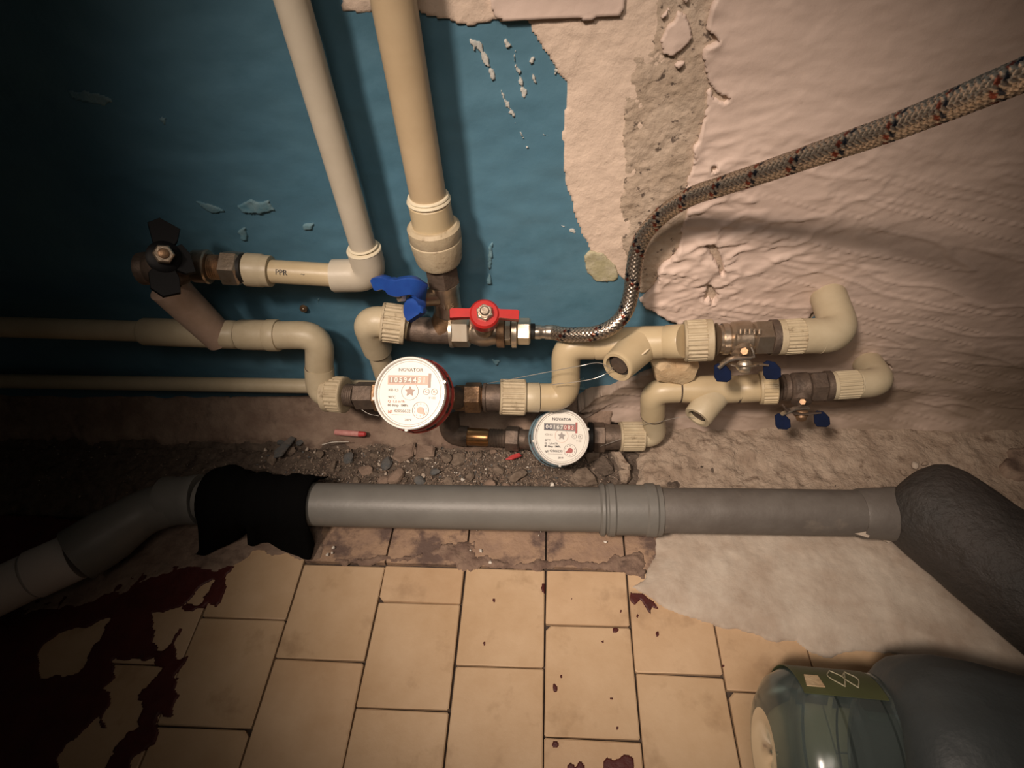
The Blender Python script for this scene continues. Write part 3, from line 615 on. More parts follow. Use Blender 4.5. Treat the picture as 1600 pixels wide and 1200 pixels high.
# ---------------- red-handled valve
t = thing('red_handled_valve', 'nickel ball valve with a red butterfly handle feeding the braided hose', 'valve', px(760, 535, Y=.45))
vy = .45
def q(x, y=517): return px(x, y + (x - 760) * .012, Y=vy)
part('hex_end', hexnut(q(706), q(735), .0182, up=(0, -.5, 1)), M_nickb, t)
part('end_rim', collar(q(704), q(709), .0186), M_nickb, t)
part('valve_body', cyl(q(734), q(780), [(0, .0130), (.1, .0142), (.35, .0168), (.6, .0168), (.9, .0145), (1, .0145)]), M_nick, t)
part('bronze_ring', collar(q(777), q(789), .0180), M_brass, t)
part('hex_end', hexnut(q(788), q(800), .0150, up=(0, -.5, 1)), M_nick, t)
part('end_rim', collar(q(800), q(808), .0180), M_nickb, t)
vc = q(757); vd = (px(757, 486, Y=.408) - vc); vl = vd.length; vd.normalize()
part('stem', MB().lathe(vc, vd, [(0, .011), (vl * .4, .0105), (vl * .45, .007), (vl, .006)]), M_nick, t)
hb = vc + vd * (vl - .012); Fm = frame(hb, (1, 0, 0), vd)
h = part('handle', MB().lathe(hb - vd * .012, vd, [(0, .0125), (.002, .0150), (.014, .0145), (.0165, .0125)], seg=36), M_redp, t)
wing = [(.010, -.0055), (.0145, -.0035), (.033, -.0048), (.0335, .0035), (.0320, .0050), (.0145, .0052), (.010, .0075)]
part('handle_wing', MB().prism(wing, -.006, .0025, Fm, .0012), M_redp, h)
part('handle_wing', MB().prism([(-a, b_) for a, b_ in wing][::-1], -.006, .0025, Fm, .0012), M_redp, h)
g_ = part('handle_nut', hexnut(hb + vd * .003, hb + vd * .009, .0082), M_nickb, t)
part('stem_tip', MB().lathe(hb + vd * .006, vd, [(0, .0046), (.007, .0046), (.008, .0035)]), M_nick, g_)
pm = q(757, 524) + Vector((0, -.6, .75)).normalized() * .0165
part('cast_mark', MB().lathe(q(757, 521), Vector((0, -.75, .66)), [(.0165, .0022), (.0175, .0016)]), M_nickb, t)

# ---------------- braided hose
t = thing('braided_hose', 'braided steel hose curving up to the right from the red-handled valve', 'hose', q(832))
part('hex_nut', hexnut(q(808), q(829), .0142, up=(0, -.3, 1)), M_nickb, t)
part('rubber_seal', collar(q(828), q(836), .0085), M_rubber, t)
def F0(x): return q(x, 518)
part('ferrule', cyl(F0(835), F0(866), [(0, .005), (0, .0072), (.1, .0078), (.3, .0078), (.36, .0070), (.52, .0070), (.58, .0079), (.95, .0080), (1, .0068)]), M_steel, t)
hp = [F0(863), px(885, 523, D=.592), px(905, 523, D=.584), px(930, 521, D=.576), px(952, 513, D=.570), px(970, 498, D=.566), px(981, 478, D=.562), px(987, 452, D=.556), px(990, 425, D=.549),
      px(995, 395, D=.54), px(1006, 368, D=.528), px(1026, 344, D=.512), px(1052, 323, D=.495), px(1085, 305, D=.472), px(1130, 290, D=.447), px(1200, 267, D=.412), px(1290, 236, D=.372), px(1380, 205, D=.338), px(1470, 170, D=.302), px(1560, 133, D=.268), px(1660, 92, D=.240), px(1780, 45, D=.215)]
path = smooth(hp, 40)
# resample evenly
Lc = [0]
for i in range(1, len(path)): Lc.append(Lc[-1] + (path[i] - path[i - 1]).length)
TL = Lc[-1]; step = .0011; nR = int(TL / step); ps = []; j = 0
for i in range(nR + 1):
    s_ = min(i * step, TL - 1e-6)
    while Lc[j + 1] < s_: j += 1
    ps.append(path[j].lerp(path[j + 1], (s_ - Lc[j]) / max(Lc[j + 1] - Lc[j], 1e-9)))
P_ = np.array([list(p) for p in ps]); T_ = np.gradient(P_, axis=0); T_ /= np.linalg.norm(T_, axis=1, keepdims=True)
SEG = 96; u = np.cross(T_[0], [0, 0, 1.]); u /= np.linalg.norm(u); Us = []
for i in range(len(P_)):
    u = u - T_[i] * u.dot(T_[i]); u /= np.linalg.norm(u); Us.append(u)
Us = np.array(Us); Ws = np.cross(T_, Us)
th_ = np.arange(SEG) / SEG * 2 * np.pi; ss = np.arange(len(P_)) * step
TH, SS = np.meshgrid(th_, ss)
NB = 8; pitch = .034
a_ = NB * (TH / (2 * np.pi) + SS / pitch); b_ = NB * (TH / (2 * np.pi) - SS / pitch)
fa = np.abs((a_ % 1) - .5) * 2; fb = np.abs((b_ % 1) - .5) * 2          # 0 strand middle, 1 gap
over = ((np.floor(a_) + np.floor(b_)) % 2) == 0
hgt = np.where(over, (1 - fa ** 2), (1 - fb ** 2))
wires = np.where(over, np.cos((b_ if False else a_) * 2 * np.pi * 3), np.cos(b_ * 2 * np.pi * 3))
rad = .0069 + .0009 * hgt + .00016 * wires
co = P_[:, None] + rad[..., None] * (np.cos(TH)[..., None] * Us[:, None] + np.sin(TH)[..., None] * Ws[:, None])
off = np.array(t.location); n_r = len(P_)
me = bpy.data.meshes.new('braid'); I = np.arange(n_r * SEG).reshape(n_r, SEG); J = np.roll(I, -1, 1)
Fq = np.stack([I[:-1], J[:-1], J[1:], I[1:]], -1).reshape(-1, 4)
me.vertices.add(n_r * SEG); me.vertices.foreach_set('co', (co - off).astype(np.float32).ravel())
me.loops.add(len(Fq) * 4); me.loops.foreach_set('vertex_index', Fq.astype(np.int32).ravel()); me.polygons.add(len(Fq)); me.polygons.foreach_set('loop_start', np.arange(0, len(Fq) * 4, 4, dtype=np.int32)); me.update(calc_edges=True)
at = me.attributes.new('strand', 'FLOAT_COLOR', 'POINT')
red = over & (np.floor(a_) % NB == 3); blu = over & (np.floor(a_) % NB == 4)
colr = np.zeros((n_r, SEG, 4)); base = np.array([.56, .47, .38]); lo_ = np.array([.07, .05, .04])
k_ = np.clip(hgt * 1.3, 0, 1)[..., None]
colr[..., :3] = lo_ * (1 - k_) + base * k_
colr[red, :3] = (.26, .07, .045); colr[blu, :3] = (.035, .04, .055); colr[..., 3] = 1
at.data.foreach_set('color', colr.astype(np.float32).ravel())
mbm = bpy.data.materials.new('steel_braid'); mbm.use_nodes = True; bs = mbm.node_tree.nodes['Principled BSDF']
an = mbm.node_tree.nodes.new('ShaderNodeAttribute'); an.attribute_name = 'strand'; mbm.node_tree.links.new(an.outputs['Color'], bs.inputs['Base Color'])
bs.inputs['Metallic'].default_value = .92; bs.inputs['Roughness'].default_value = .30
finish(me, mbm, None); o = bpy.data.objects.new('braid', me); S.collection.objects.link(o); o.parent = t

# ---------------- water meters
def meter(name, label, fc, n, rot, R, ringm, ring2, body, digits, serial, red, back, s1, s2, lid):
    """fc face centre, n outward normal, R bezel radius"""
    t = thing(name, label, 'water meter', fc - n * .05)
    xa = Vector((math.cos(rot), 0, 0)); Mf = frame(fc, (math.cos(rot), 0, math.sin(rot)), n)
    k = R / .036
    dm = part('dial', MB().lathe(fc - n * .004, n, [(0, .0325 * k), (.0036, .0325 * k)], seg=64), M_white, t)
    part('bezel', MB().lathe(fc - n * .010, n, [(0, .0345 * k), (.006, .0358 * k), (.0105, .0360 * k), (.0125, .0350 * k), (.0125, .0336 * k), (.0100, .0327 * k), (.0085, .0327 * k)], seg=72, caps=False), M_whiteb, t)
    part('dial_line', MB().lathe(fc, n, [(-.0003, .0312 * k), (-.0002, .0312 * k), (-.0002, .0307 * k), (-.0003, .0307 * k)], seg=64, caps=False), M_inkg, dm)
    rg_ = part('housing_ring', MB().lathe(fc - n * .034, n, [(0, .034 * k), (.001, .0375 * k), (.009, .0385 * k), (.010, .0375 * k), (.011, .0365 * k), (.018, .0362 * k), (.019, .0372 * k), (.024, .0370 * k), (.026, .0350 * k), (.026, .030 * k)], seg=72), ringm, t)
    part('inner_band', MB().lathe(fc - n * .0245, n, [(0, .0366 * k), (.0055, .0366 * k)], seg=72, caps=False), ring2, t)
    for a in (20, 75, 130, 185, 240, 262, 300, 340):
        r_ = math.radians(a); c_ = Mf @ Vector((math.cos(r_) * .0372 * k, math.sin(r_) * .0372 * k, -.018))
        fx = frame(c_, Mf.to_3x3() @ Vector((-math.sin(r_), math.cos(r_), 0)), Mf.to_3x3() @ Vector((math.cos(r_), math.sin(r_), 0)))
        part('slot', MB().box(fx, .011, .0035, .0012, .0003), M_hole, rg_)
    for a in (18, 190, 268):
        r_ = math.radians(a); c_ = Mf @ Vector((math.cos(r_) * .0362 * k, math.sin(r_) * .0362 * k, -.001))
        part('bezel_lug', MB().box(frame(c_, Mf.to_3x3() @ Vector((-math.sin(r_), math.cos(r_), 0)), n), .003, .0022, .006, .0005), M_whiteb, t)
    bc = fc - n * .040
    part('meter_body', MB().lathe(bc - n * .022, n, [(0, .014), (.002, .021), (.014, .030 * k), (.026, .031 * k)], seg=40), body, t)
    bb = fc - n * .052
    part('inlet_stub', MB().tube([bb, s1], [.014, .0130]), body, t); part('outlet_stub', MB().tube([bb, s2], [.014, .0130]), body, t)
    # counter window
    def T(s_, x, y, sz, m_, par, al='LEFT', b_=0.): return part('print', text_mb(s_, sz * k, Mf @ Matrix.Translation((x * k, y * k, .0001)), .0003, align=al, bold=b_), m_, par, None)
    def Rct(nm, x0, y0, x1, y1, z, m_, par): return part(nm, MB().prism([(x0 * k, y0 * k), (x1 * k, y0 * k), (x1 * k, y1 * k), (x0 * k, y1 * k)], 0, z, Mf), m_, par)
    if red: c0 = M_cnt_p; cb = [M_cnt_b] * 6 + [M_cnt_p] * 2; ix = M_cnt_b; tip = M_cnt_b
    else: c0 = M_cnt_g; cb = [M_cnt_k] * 2 + [M_cnt_g] * 3 + [M_cnt_r] * 3; ix = M_ink; tip = M_cnt_r
    w0, w1, h0, h1 = -.0225, .0180, .0080, .0172
    cw = Rct('counter_window', w0, h0, w1, h1, .0004, c0, t)
    Rct('counter_bar', w1, h0 - .0025, w1 + .0024, h1 + .0022, .0005, tip, cw)
    st = (w1 - w0 - .003) / 8
    for i, ch in enumerate(digits):
        x0 = w0 + .0015 + i * st
        Rct('digit_wheel', x0 + .0001, h0 + .0012, x0 + st - .0001, h1 - .0018, .0006, cb[i], cw)
        part('digit', text_mb(ch, .0072 * k, Mf @ Matrix.Translation(((x0 + st / 2) * k, (h0 + h1) / 2 * k - .0003, .0005)), .0004, bold=.00008), M_white if not (red and i > 5) else M_white, cw, None)
    ip = M_inkg if red else M_ink; ir = M_inkr if red else M_ink
    T('NOVATOR', .000, .0225, .0050, M_inkg if red else M_ink, dm, 'CENTER', .00006)
    T('КВ-1,5', -.0215, .0025, .0036, M_inkg, dm)
    T('90°C' if red else '30°C', -.0215, -.0045, .0036, ip, dm); T('Q  1,6 m³/h', -.0215, -.0085, .0036, ir if red else ip, dm); T('80 l/imp  1MPa', -.0215, -.0122, .0034, ip, dm, b_=.00005)
    T('№', -.0210, -.0190, .0046, ir if red else ip, dm); T(serial, -.0150, -.0178, .0042, ip, dm)
    Rct('print', -.0170, -.0216, .0015, -.0212, .0003, M_inkg, dm)
    T('2019', -.0005, -.0262, .0034, ip, dm, 'CENTER')
    T('У 122', .0225, -.0045, .0028, M_inkg, dm, 'CENTER')
    for cx_ in (.0165, .0245):
        part('print', MB().lathe(Mf @ Vector((cx_ * k, .0015 * k, 0)), n, [(.0002, .0031 * k), (.0003, .0031 * k), (.0003, .0027 * k), (.0002, .0027 * k)], seg=24, caps=False), M_inkg, dm)
        T('C' if cx_ < .02 else 'K', cx_, .0015, .0038, ir if red else M_inkg, dm, 'CENTER')
    star = [((.0052 if i % 2 == 0 else .0026) * k * math.cos(math.radians(90 - 36 * i - 144)), (.0052 if i % 2 == 0 else .0026) * k * math.sin(math.radians(90 - 36 * i - 144))) for i in range(10)]
    part('star_wheel', MB().prism(star[::-1], 0, .0005, Mf @ Matrix.Translation((.0002 * k, .0015 * k, 0)) @ Matrix.Rotation(math.radians(0), 4, 'Z')), M_cnt_b if red else M_inkg, t)
    part('print', MB().lathe(Mf @ Vector((.0002 * k, .0015 * k, 0)), n, [(.0001, .0085 * k), (.0002, .0085 * k), (.0002, .0082 * k), (.0001, .0082 * k)], seg=40, caps=False), M_inkg if red else M_cnt_p, dm)
    sd_ = Mf @ Vector((.0115 * k, -.0165 * k, 0))
    pd = part('pointer_dial', MB().lathe(sd_, n, [(.0001, .0082 * k), (.0003, .0082 * k), (.0003, .0078 * k), (.0001, .0078 * k)], seg=40, caps=False), M_inkg, t)
    for i in range(10):
        a = math.radians(90 - 36 * i); part('print', text_mb(str(i), .0022 * k, Mf @ Matrix.Translation((.0115 * k + .0060 * k * math.cos(a), -.0165 * k + .0060 * k * math.sin(a), .0001)), .0002), ip, pd, None)
    a = math.radians(-42 if red else 208); ca, sa = math.cos(a), math.sin(a)
    drop = [(.0033 * math.cos(math.radians(q_)), .0033 * math.sin(math.radians(q_))) for q_ in range(40, 321, 20)] + [(.0068, 0)]
    part('pointer', MB().prism([((x * ca - y * sa) * k, (x * sa + y * ca) * k) for x, y in drop], 0, .0006, Mf @ Matrix.Translation((.0115 * k, -.0165 * k, .0002))), M_cnt_p if red else M_cnt_r, pd)
    return t
def cam_dir(p): return (Vector((0, 0, CAMH)) - p).normalized()
f1 = px(640, 614, Y=.362); n1_ = (cam_dir(f1) + Vector((-.30, 0, .16))).normalized()
ry = .432
m1a = px(592, 618, Y=ry); m1b = px(722, 622, Y=ry - .004)
meter('hot_water_meter', 'round water meter with red housing ring, the larger-looking upper one', f1, n1_, math.radians(-2), .0362, M_redring, M_pinkring, M_bronzed, '10594451', '42056632', True, .02, m1a, m1b, 0)
f2 = px(877, 683, Y=.408); n2_ = (cam_dir(f2) + Vector((.20, 0, .08))).normalized()
m2a = px(822, 688, Y=.449); m2b = px(926, 683, Y=.449)
meter('cold_water_meter', 'round water meter with grey-blue housing ring, the lower one', f2, n2_, math.radians(-2), .0335, M_bluering, M_bluering, M_bronzed, '00167083', '42066230', False, .02, m2a, m2b, 0)

# ---------------- connections of the red meter
t = thing('meter_union', 'tarnished union nut on the left side of the red meter', 'fitting', px(575, 622, Y=.43))
part('union_nut', hexnut(N3, px(588, 618, Y=.431), .0165), M_bronzed, t)
part('union_nut', hexnut(px(585, 618, Y=.431), px(600, 618, Y=.431), .0185), M_brass, t)
t = thing('meter_union', 'worn brass union nut on the right side of the red meter', 'fitting', px(740, 625, Y=.43))
r1 = .428
part('outlet_ring', collar(px(712, 622, Y=r1), px(728, 622, Y=r1), .0150), M_brass, t)
part('union_nut', hexnut(px(726, 621, Y=r1), px(753, 621, Y=r1), .0180, up=(0, -.8, .5)), M_brass, t, label='brass nut with a worn bright face')
part('thread', thread(px(752, 621, Y=r1), px(757, 621, Y=r1), .0120, 2), M_brass, t)
part('bronze_ring', cyl(px(756, 621, Y=r1), px(783, 621, Y=r1), [(0, .012), (0, .0165), (.15, .0172), (.2, .0155), (1, .0155)]), M_bronzed, t)
# the stepped run to the upper right
t = thing('stepped_pipe', 'upper cream stepped pipe with open side branch, right of the red meter', 'pipe', px(885, 600, Y=.44))
a0 = px(781, 620, Y=r1); a1 = px(821, 621, Y=r1 + .002)
part('ribbed_nut', ribbed(a0, a1, .0208, 26, .10, .92), M_rib, t)
a2 = px(843, 621, Y=r1 + .003); a3 = px(884, 621, Y=.434); a4 = px(884, 590, Y=.442); a5 = px(884, 539, Y=.452); a6 = px(928, 539, Y=.455)
part('sleeve', collar(a1 - Xv * .001, a2, .0172), M_ppr, t)
part('elbow', MB().tube(fillet([a2, a3, a4], .018), .0163), M_pprv, t)
part('elbow', MB().tube(fillet([a4, a5, a6], .018), .0160), M_pprv, t)
part('weld_bead', ring_bead(a4, a5 - a4, .0150, .0013), M_joint, t, label='dark joint line')
part('weld_bead', ring_bead(a6, Xv, .0148, .0013), M_joint, t, label='dark joint line')
a7 = px(1042, 534, Y=.448); be = px(964, 574, Y=.412); bs_ = px(1000, 539, Y=.450)
part('wye_body', cyl(a6, a7, [(0, .013), (.02, .0165), (.3, .0178), (.7, .0178), (.98, .0170), (1, .015)]), M_pprv, t)
bdv = (be - bs_)
part('wye_branch', cyl(bs_, be, [(0, .012), (.10, .0200), (.35, .0192), (.9, .0172), (.97, .0172), (1, .0164), (1, .0130), (.80, .0128)]), M_pprv, t)
part('bore', cyl(be - bdv.normalized() * .010, be - bdv.normalized() * .006, [(0, .0128), (1, .0128)]), M_hole, t, label='dark plugged end of the branch')
part('plug', cyl(be - bdv.normalized() * .007, be - bdv.normalized() * .0035, [(0, .010), (.8, .0095), (1, .006)]), M_bronzed, t)
a8 = px(1069, 533, Y=.439); a9 = px(1114, 531, Y=.437)
part('coupling', collar(a7, a8, .0178), M_pprv, t)
part('weld_bead', ring_bead(a7, Xv, .0165, .0012), M_joint, t, label='dark joint line')
part('ribbed_nut', ribbed(a8, a9, .0215, 26, .10, .74), M_rib, t)
for k_, an_ in enumerate((.3, .55, .8)):
    p = bs_.lerp(be, .30 + .07 * k_) + (cam_dir(be) + Xv * .75).normalized() * .0192
    part('rib', MB().box(frame(p, Vector((.7, 0, .7)), cam_dir(be)), .008, .0013, .0014, .0004), M_pprv, t)

def valve(name, label, P0, P1, r, bodym, tips, up_, par_fb, hx, st_px, hn, drop):
    """ball valve lying along P0-P1, stem dropping to the front with a strap handle and blue dipped tips"""
    t = thing(name, label, 'valve', P0.lerp(P1, .5) - Vector((0, 0, .02)))
    part('end_ring', cyl(P0, P0.lerp(P1, .14), [(0, r * .75), (.2, r * .95), (.5, r * .80), (1, r * .80)]), bodym, t)
    part('valve_body', cyl(P0.lerp(P1, .12), P0.lerp(P1, .60), [(0, r * .7), (0, r * .9), (.18, r * .92), (.26, r * .82), (.36, r * .98), (.9, r * 1.0), (1, r * .86)]), bodym, t)
    part('hex_end', hexnut(P0.lerp(P1, .60), P0.lerp(P1, .90), r * 1.05, up=(0, -.7, .7)), bodym, t)
    part('end_ring', collar(P0.lerp(P1, .88), P1, r * 1.02), M_bronzed, t)
    c = P0.lerp(P1, .45); s = st_px; d = s - c; L_ = d.length; d.normalize()
    part('stem', MB().lathe(c, d, [(0, r * .7), (L_ * .55, r * .62), (L_ * .6, .0045), (L_ * .95, .004)]), bodym, t)
    part('handle_nut', MB().lathe(s - d * .003, d, [(0, .0075), (.003, .0078), (.005, .0060), (.009, .0050), (.010, .003)], seg=20), hn, t)
    return t, s, d
vP0 = px(1116, 530, Y=.436); vP1 = px(1214, 527, Y=.436); vs_ = px(1163, 573, Y=.402)
t, s, d = valve('ball_valve', 'upper right nickel ball valve with two dark blue dipped handle tips', vP0, vP1, .0178, M_nick, 0, 0, 0, 0, vs_, M_nickb, 0)
h = part('handle', MB().ribbon(smooth([px(1122, 575, Y=.400), px(1134, 564, Y=.404), px(1150, 559, Y=.405), px(1172, 558, Y=.405)], 4), [.006] + [.009] * 11 + [.008], .0022, (0, -.8, .4)), M_steel, t)
part('strap_hook', MB().ribbon([px(1170, 558, Y=.405), px(1177, 557, Y=.405), px(1176, 550, Y=.408), px(1173, 543, Y=.411)], [.006] * 4, .0016, (0, -.8, .4)), M_steel, h)
part('strap', MB().ribbon(smooth([px(1140, 569, Y=.402), px(1163, 571, Y=.402), px(1180, 569, Y=.402), px(1200, 570, Y=.401)], 4), [.006] + [.012] * 8 + [.007] * 4, .0018, (0, -.8, .5)), M_nick, h)
tipp = [(-.0072, -.004), (-.0075, .0075), (-.004, .0100), (.0030, .0085), (.0085, .0020), (.0090, -.0060), (.0050, -.0090), (-.0045, -.0085)]
part('blue_tip', MB().prism(tipp, -.003, .003, frame(px(1128, 583, Y=.398), (1, 0, 0), cam_dir(vs_)), .0016), M_navy, h, label='dark blue dipped tip')
part('blue_tip', MB().prism([(x * 1.0, y) for x, y in tipp], -.003, .003, frame(px(1205, 579, Y=.398), (1, 0, 0), cam_dir(vs_)), .0016), M_navy, h, label='dark blue dipped tip')
part('screw', hexnut(px(1163, 549, Y=.412), px(1163, 549, Y=.412) + cam_dir(vs_) * .005, .0042), M_brass, t)
Fc = frame(px(1163, 519, Y=.436) + Vector((0, -.72, .70)).normalized() * .0172, (1, 0, -.02), (0, -.72, .70))
for k_ in range(5): part('cast_mark', MB().box(Fc @ Matrix.Translation((-.009 + .0045 * k_, 0, 0)), .0022, .0055, .0014, .0005), M_nick, t)

t = thing('wall_elbow', 'upper cream elbow entering the pink wall on the right', 'fitting', px(1290, 530, Y=.45))
b0 = px(1212, 527, Y=.436); b1 = px(1253, 525, Y=.436); b2 = px(1316, 524, Y=.438); b3 = px(1291, 455, Y=.50)
part('ribbed_nut', ribbed(b0, b1, .0180, 26, .30, .97), M_rib, t)
part('elbow', MB().tube(fillet([b1 - Xv * .002, b2, b3], .024), .0178), M_ppr, t)
part('weld_bead', ring_bead(px(1282, 525, Y=.437), Xv, .0170, .0010), M_ppr, t)

# ---------------- lower right run
t = thing('stepped_pipe', 'lower cream stepped pipe with open side branch, right of the blue meter', 'pipe', px(1020, 650, Y=.45))
c0 = px(968, 682, Y=.448); c1 = px(1006, 682, Y=.449); c2 = px(1020, 682, Y=.450); c3 = px(1020, 648, Y=.451); c4 = px(1020, 611, Y=.452); c5 = px(1062, 609, Y=.452)
part('ribbed_nut', ribbed(c0, c1, .0190, 26, .10, .92), M_rib, t)
part('elbow', MB().tube(fillet([c1 - Xv * .001, c2 + Xv * .004, c3], .014), .0140), M_ppr, t)
part('elbow', MB().tube(fillet([c3, c4, c5], .017), .0150), M_pprv, t)
part('weld_bead', ring_bead(c3, Vector((0, 0, 1)), .0142, .0012), M_joint, t, label='dark joint line')
part('weld_bead', ring_bead(c5, Xv, .0142, .0012), M_joint, t, label='dark joint line')
c6 = px(1154, 608, Y=.450); cb_ = px(1120, 611, Y=.452); ce = px(1089, 653, Y=.420)
part('wye_body', cyl(c5, c6, [(0, .012), (.03, .0150), (.4, .0162), (.8, .0162), (.98, .0156), (1, .013)]), M_pprv, t)
cdv = ce - cb_
part('wye_branch', cyl(cb_, ce, [(0, .013), (.15, .0178), (.6, .0165), (.97, .0158), (1, .0150), (1, .0112), (.82, .0110)]), M_ppr, t)
part('bore', cyl(ce - cdv.normalized() * .009, ce - cdv.normalized() * .005, [(0, .0113), (1, .0113)]), M_hole, t, label='dark plugged end of the branch')
part('plug', cyl(ce - cdv.normalized() * .006, ce - cdv.normalized() * .003, [(0, .008), (.8, .0075), (1, .004)]), M_bronzed, t)
c7 = px(1186, 606, Y=.448); c8_ = px(1214, 605, Y=.446)
part('coupling', collar(c6, c7, .0160), M_pprv, t)
part('weld_bead', ring_bead(c6, Xv, .0150, .0012), M_joint, t, label='dark joint line')
part('ribbed_nut', ribbed(c7, c8_, .0190, 26, .18, .92), M_pprv, t)
wP0 = px(1214, 606, Y=.446); wP1 = px(1298, 603, Y=.444); ws_ = px(1252, 648, Y=.412)
t, s, d = valve('ball_valve', 'lower right dark bronze ball valve with two dark blue dipped handle tips', wP0, wP1, .0168, M_bronzed, 0, 0, 0, 0, ws_, M_brass, 0)
h = part('handle', MB().ribbon(smooth([px(1220, 648, Y=.408), px(1234, 642, Y=.410), px(1244, 638, Y=.412), px(1264, 637, Y=.412)], 4), [.005] + [.007] * 11 + [.006], .0018, (0, -.8, .4)), M_steel, t)
part('strap', MB().ribbon([px(1238, 645, Y=.409), px(1256, 646, Y=.410), px(1272, 645, Y=.409), px(1282, 644, Y=.409)], [.010, .010, .006, .006], .0016, (0, -.8, .5)), M_bronzed, h)
part('strap_hook', MB().ribbon([px(1224, 634, Y=.412), px(1228, 640, Y=.411), px(1234, 641, Y=.411)], [.006] * 3, .0016, (0, -.8, .4)), M_bronzed, h)
part('blue_tip', MB().prism([(x * .95, y * .95) for x, y in tipp], -.003, .003, frame(px(1222, 659, Y=.404), (1, 0, 0), cam_dir(ws_)), .0016), M_navy, h, label='dark blue dipped tip')
part('blue_tip', MB().prism([(x * .95, y * .95) for x, y in tipp], -.003, .003, frame(px(1283, 655, Y=.404), (1, 0, 0), cam_dir(ws_)), .0016), M_navy, h, label='dark blue dipped tip')
part('screw', hexnut(px(1254, 628, Y=.418), px(1254, 628, Y=.418) + cam_dir(ws_) * .005, .0038), M_brass, t)
t = thing('wall_elbow', 'lower cream elbow entering the pink wall on the right', 'fitting', px(1350, 605, Y=.45))
d0 = px(1296, 603, Y=.444); d1 = px(1340, 600, Y=.444); d2 = px(1376, 598, Y=.446); d3 = px(1352, 562, Y=.497)
part('ribbed_nut', ribbed(d0, d1, .0160, 26, .20, .97), M_ppr, t)
part('elbow', MB().tube(fillet([d1 - Xv * .002, d2, d3], .020), .0158), M_ppr, t)
part('weld_bead', ring_bead(d1, Xv, .0150, .0010), M_ppr, t)

# ---------------- feeds of the blue meter
t = thing('brass_feed', 'dark elbow and polished brass sleeve feeding the blue meter from the left', 'fitting', px(745, 700, Y=.452))
g0 = px(700, 640, Y=.470); g1 = px(704, 680, Y=.452); g2 = px(726, 682, Y=.451); g3 = px(764, 684, Y=.450); g4 = px(790, 685, Y=.450); g5 = px(812, 686, Y=.449); g6 = px(830, 686, Y=.449)
part('elbow', MB().tube(fillet([g0, g1, g2 + Xv * .004], .014), .0135), M_bronzed, t)
part('sleeve', cyl(g2, g3, [(0, .009), (0, .0112), (.1, .0118), (.9, .0118), (1, .0108)]), M_copper, t, label='polished brass sleeve')
part('thread', thread(g3, g4, .0122, 6), M_bronzed, t)
part('union_nut', hexnut(g4, g5, .0165), M_bronzed, t)
part('tail', MB().tube([g5, g6], .0125), M_bronzed, t)
t = thing('meter_union', 'dark union nut between the blue meter and the lower ribbed nut', 'fitting', px(945, 690, Y=.448))
part('rubber_washer', collar(px(919, 683, Y=.449), px(926, 683, Y=.449), .0195), M_rubber, t)
part('union_nut', hexnut(px(926, 683, Y=.449), px(946, 683, Y=.449), .0195), M_bronzed, t)
part('tail', cyl(px(945, 683, Y=.449), px(970, 683, Y=.449), [(0, .013), (0, .0165), (1, .0160), (1, .013)]), M_bronzed, t)

# ---------------- seal wires
def wire(label, pts, r=.00035):
    mb = MB().tube(smooth(pts, 6), r, 6); single('seal_wire', mb, M_wire, label, 'wire', group='thin seal wires')
wire('long thin seal wire from the red meter union to the upper branch', [px(756, 600, Y=.440), px(800, 592, Y=.425), px(862, 580, Y=.418), px(905, 572, Y=.408), px(936, 567, Y=.412), px(958, 578, Y=.410)])
wire('short thin seal wire sagging below the upper open branch', [px(862, 601, Y=.42), px(905, 596, Y=.412), px(930, 591, Y=.410), px(948, 583, Y=.412), px(957, 574, Y=.408)])
wire('thin seal wire from the lower step to the lower open branch', [px(1000, 664, Y=.44), px(1030, 659, Y=.430), px(1062, 652, Y=.425), px(1085, 652, Y=.422)], .0003)
wire('thin seal wire under the union right of the blue meter', [px(930, 700, Y=.435), px(948, 694, Y=.430), px(970, 686, Y=.432)], .0003)
wire('curled seal wire poking out left of the red meter', [px(560, 636, Y=.42), px(575, 646, Y=.415), px(592, 650, Y=.412)], .0003)

# ---------------- tan stone behind the pipes
def rock(c, sx, sy, sz, seed, sub=2, rough=.25, flat=None):
    bm = bmesh.new(); bmesh.ops.create_icosphere(bm, subdivisions=sub, radius=1); r_ = random.Random(seed)
    dirs = [Vector((r_.gauss(0, 1), r_.gauss(0, 1), r_.gauss(0, 1))).normalized() for _ in range(9)]; hs = [r_.uniform(.55, .95) for _ in dirs]
    for v in bm.verts:
        for d_, h_ in zip(dirs, hs):
            k = v.co.dot(d_)
            if k > h_: v.co -= d_ * (k - h_)
        v.co *= 1 + r_.uniform(-rough, rough) * .15
        v.co = Vector((v.co.x * sx, v.co.y * sy, v.co.z * sz))
    rot = Matrix.Rotation(r_.uniform(-.5, .5), 4, 'Y') @ Matrix.Rotation(r_.uniform(0, 6.28), 4, 'Z') if flat is None else flat
    mb = MB(); bm.verts.index_update(); mb.add([rot @ v.co for v in bm.verts], [[v.index for v in f.verts] for f in bm.faces]); bm.free()
    mb.v = [v + Vector(c) for v in mb.v]; return mb
pg = [(1015, 560), (1022, 585), (1045, 592), (1068, 594), (1085, 582), (1092, 568), (1078, 560), (1055, 562), (1040, 556)]
c_ = px(1053, 575, Y=.458)
mb = MB(); R = []
for k, (dy, sc) in enumerate(((.020, .75), (.012, .98), (-.004, 1.0), (-.010, .90), (-.0125, .6))):
    R.append([c_ + (px(x, y, Y=.458) - c_) * sc + Vector((0, dy + .0016 * math.sin(i * 2.1 + k), 0)) for i, (x, y) in enumerate(pg)])
mb.rings(R); single('stone', mb, M_stone, 'tan stone wedged between the upper and lower right pipes', 'stone', sharp=25)

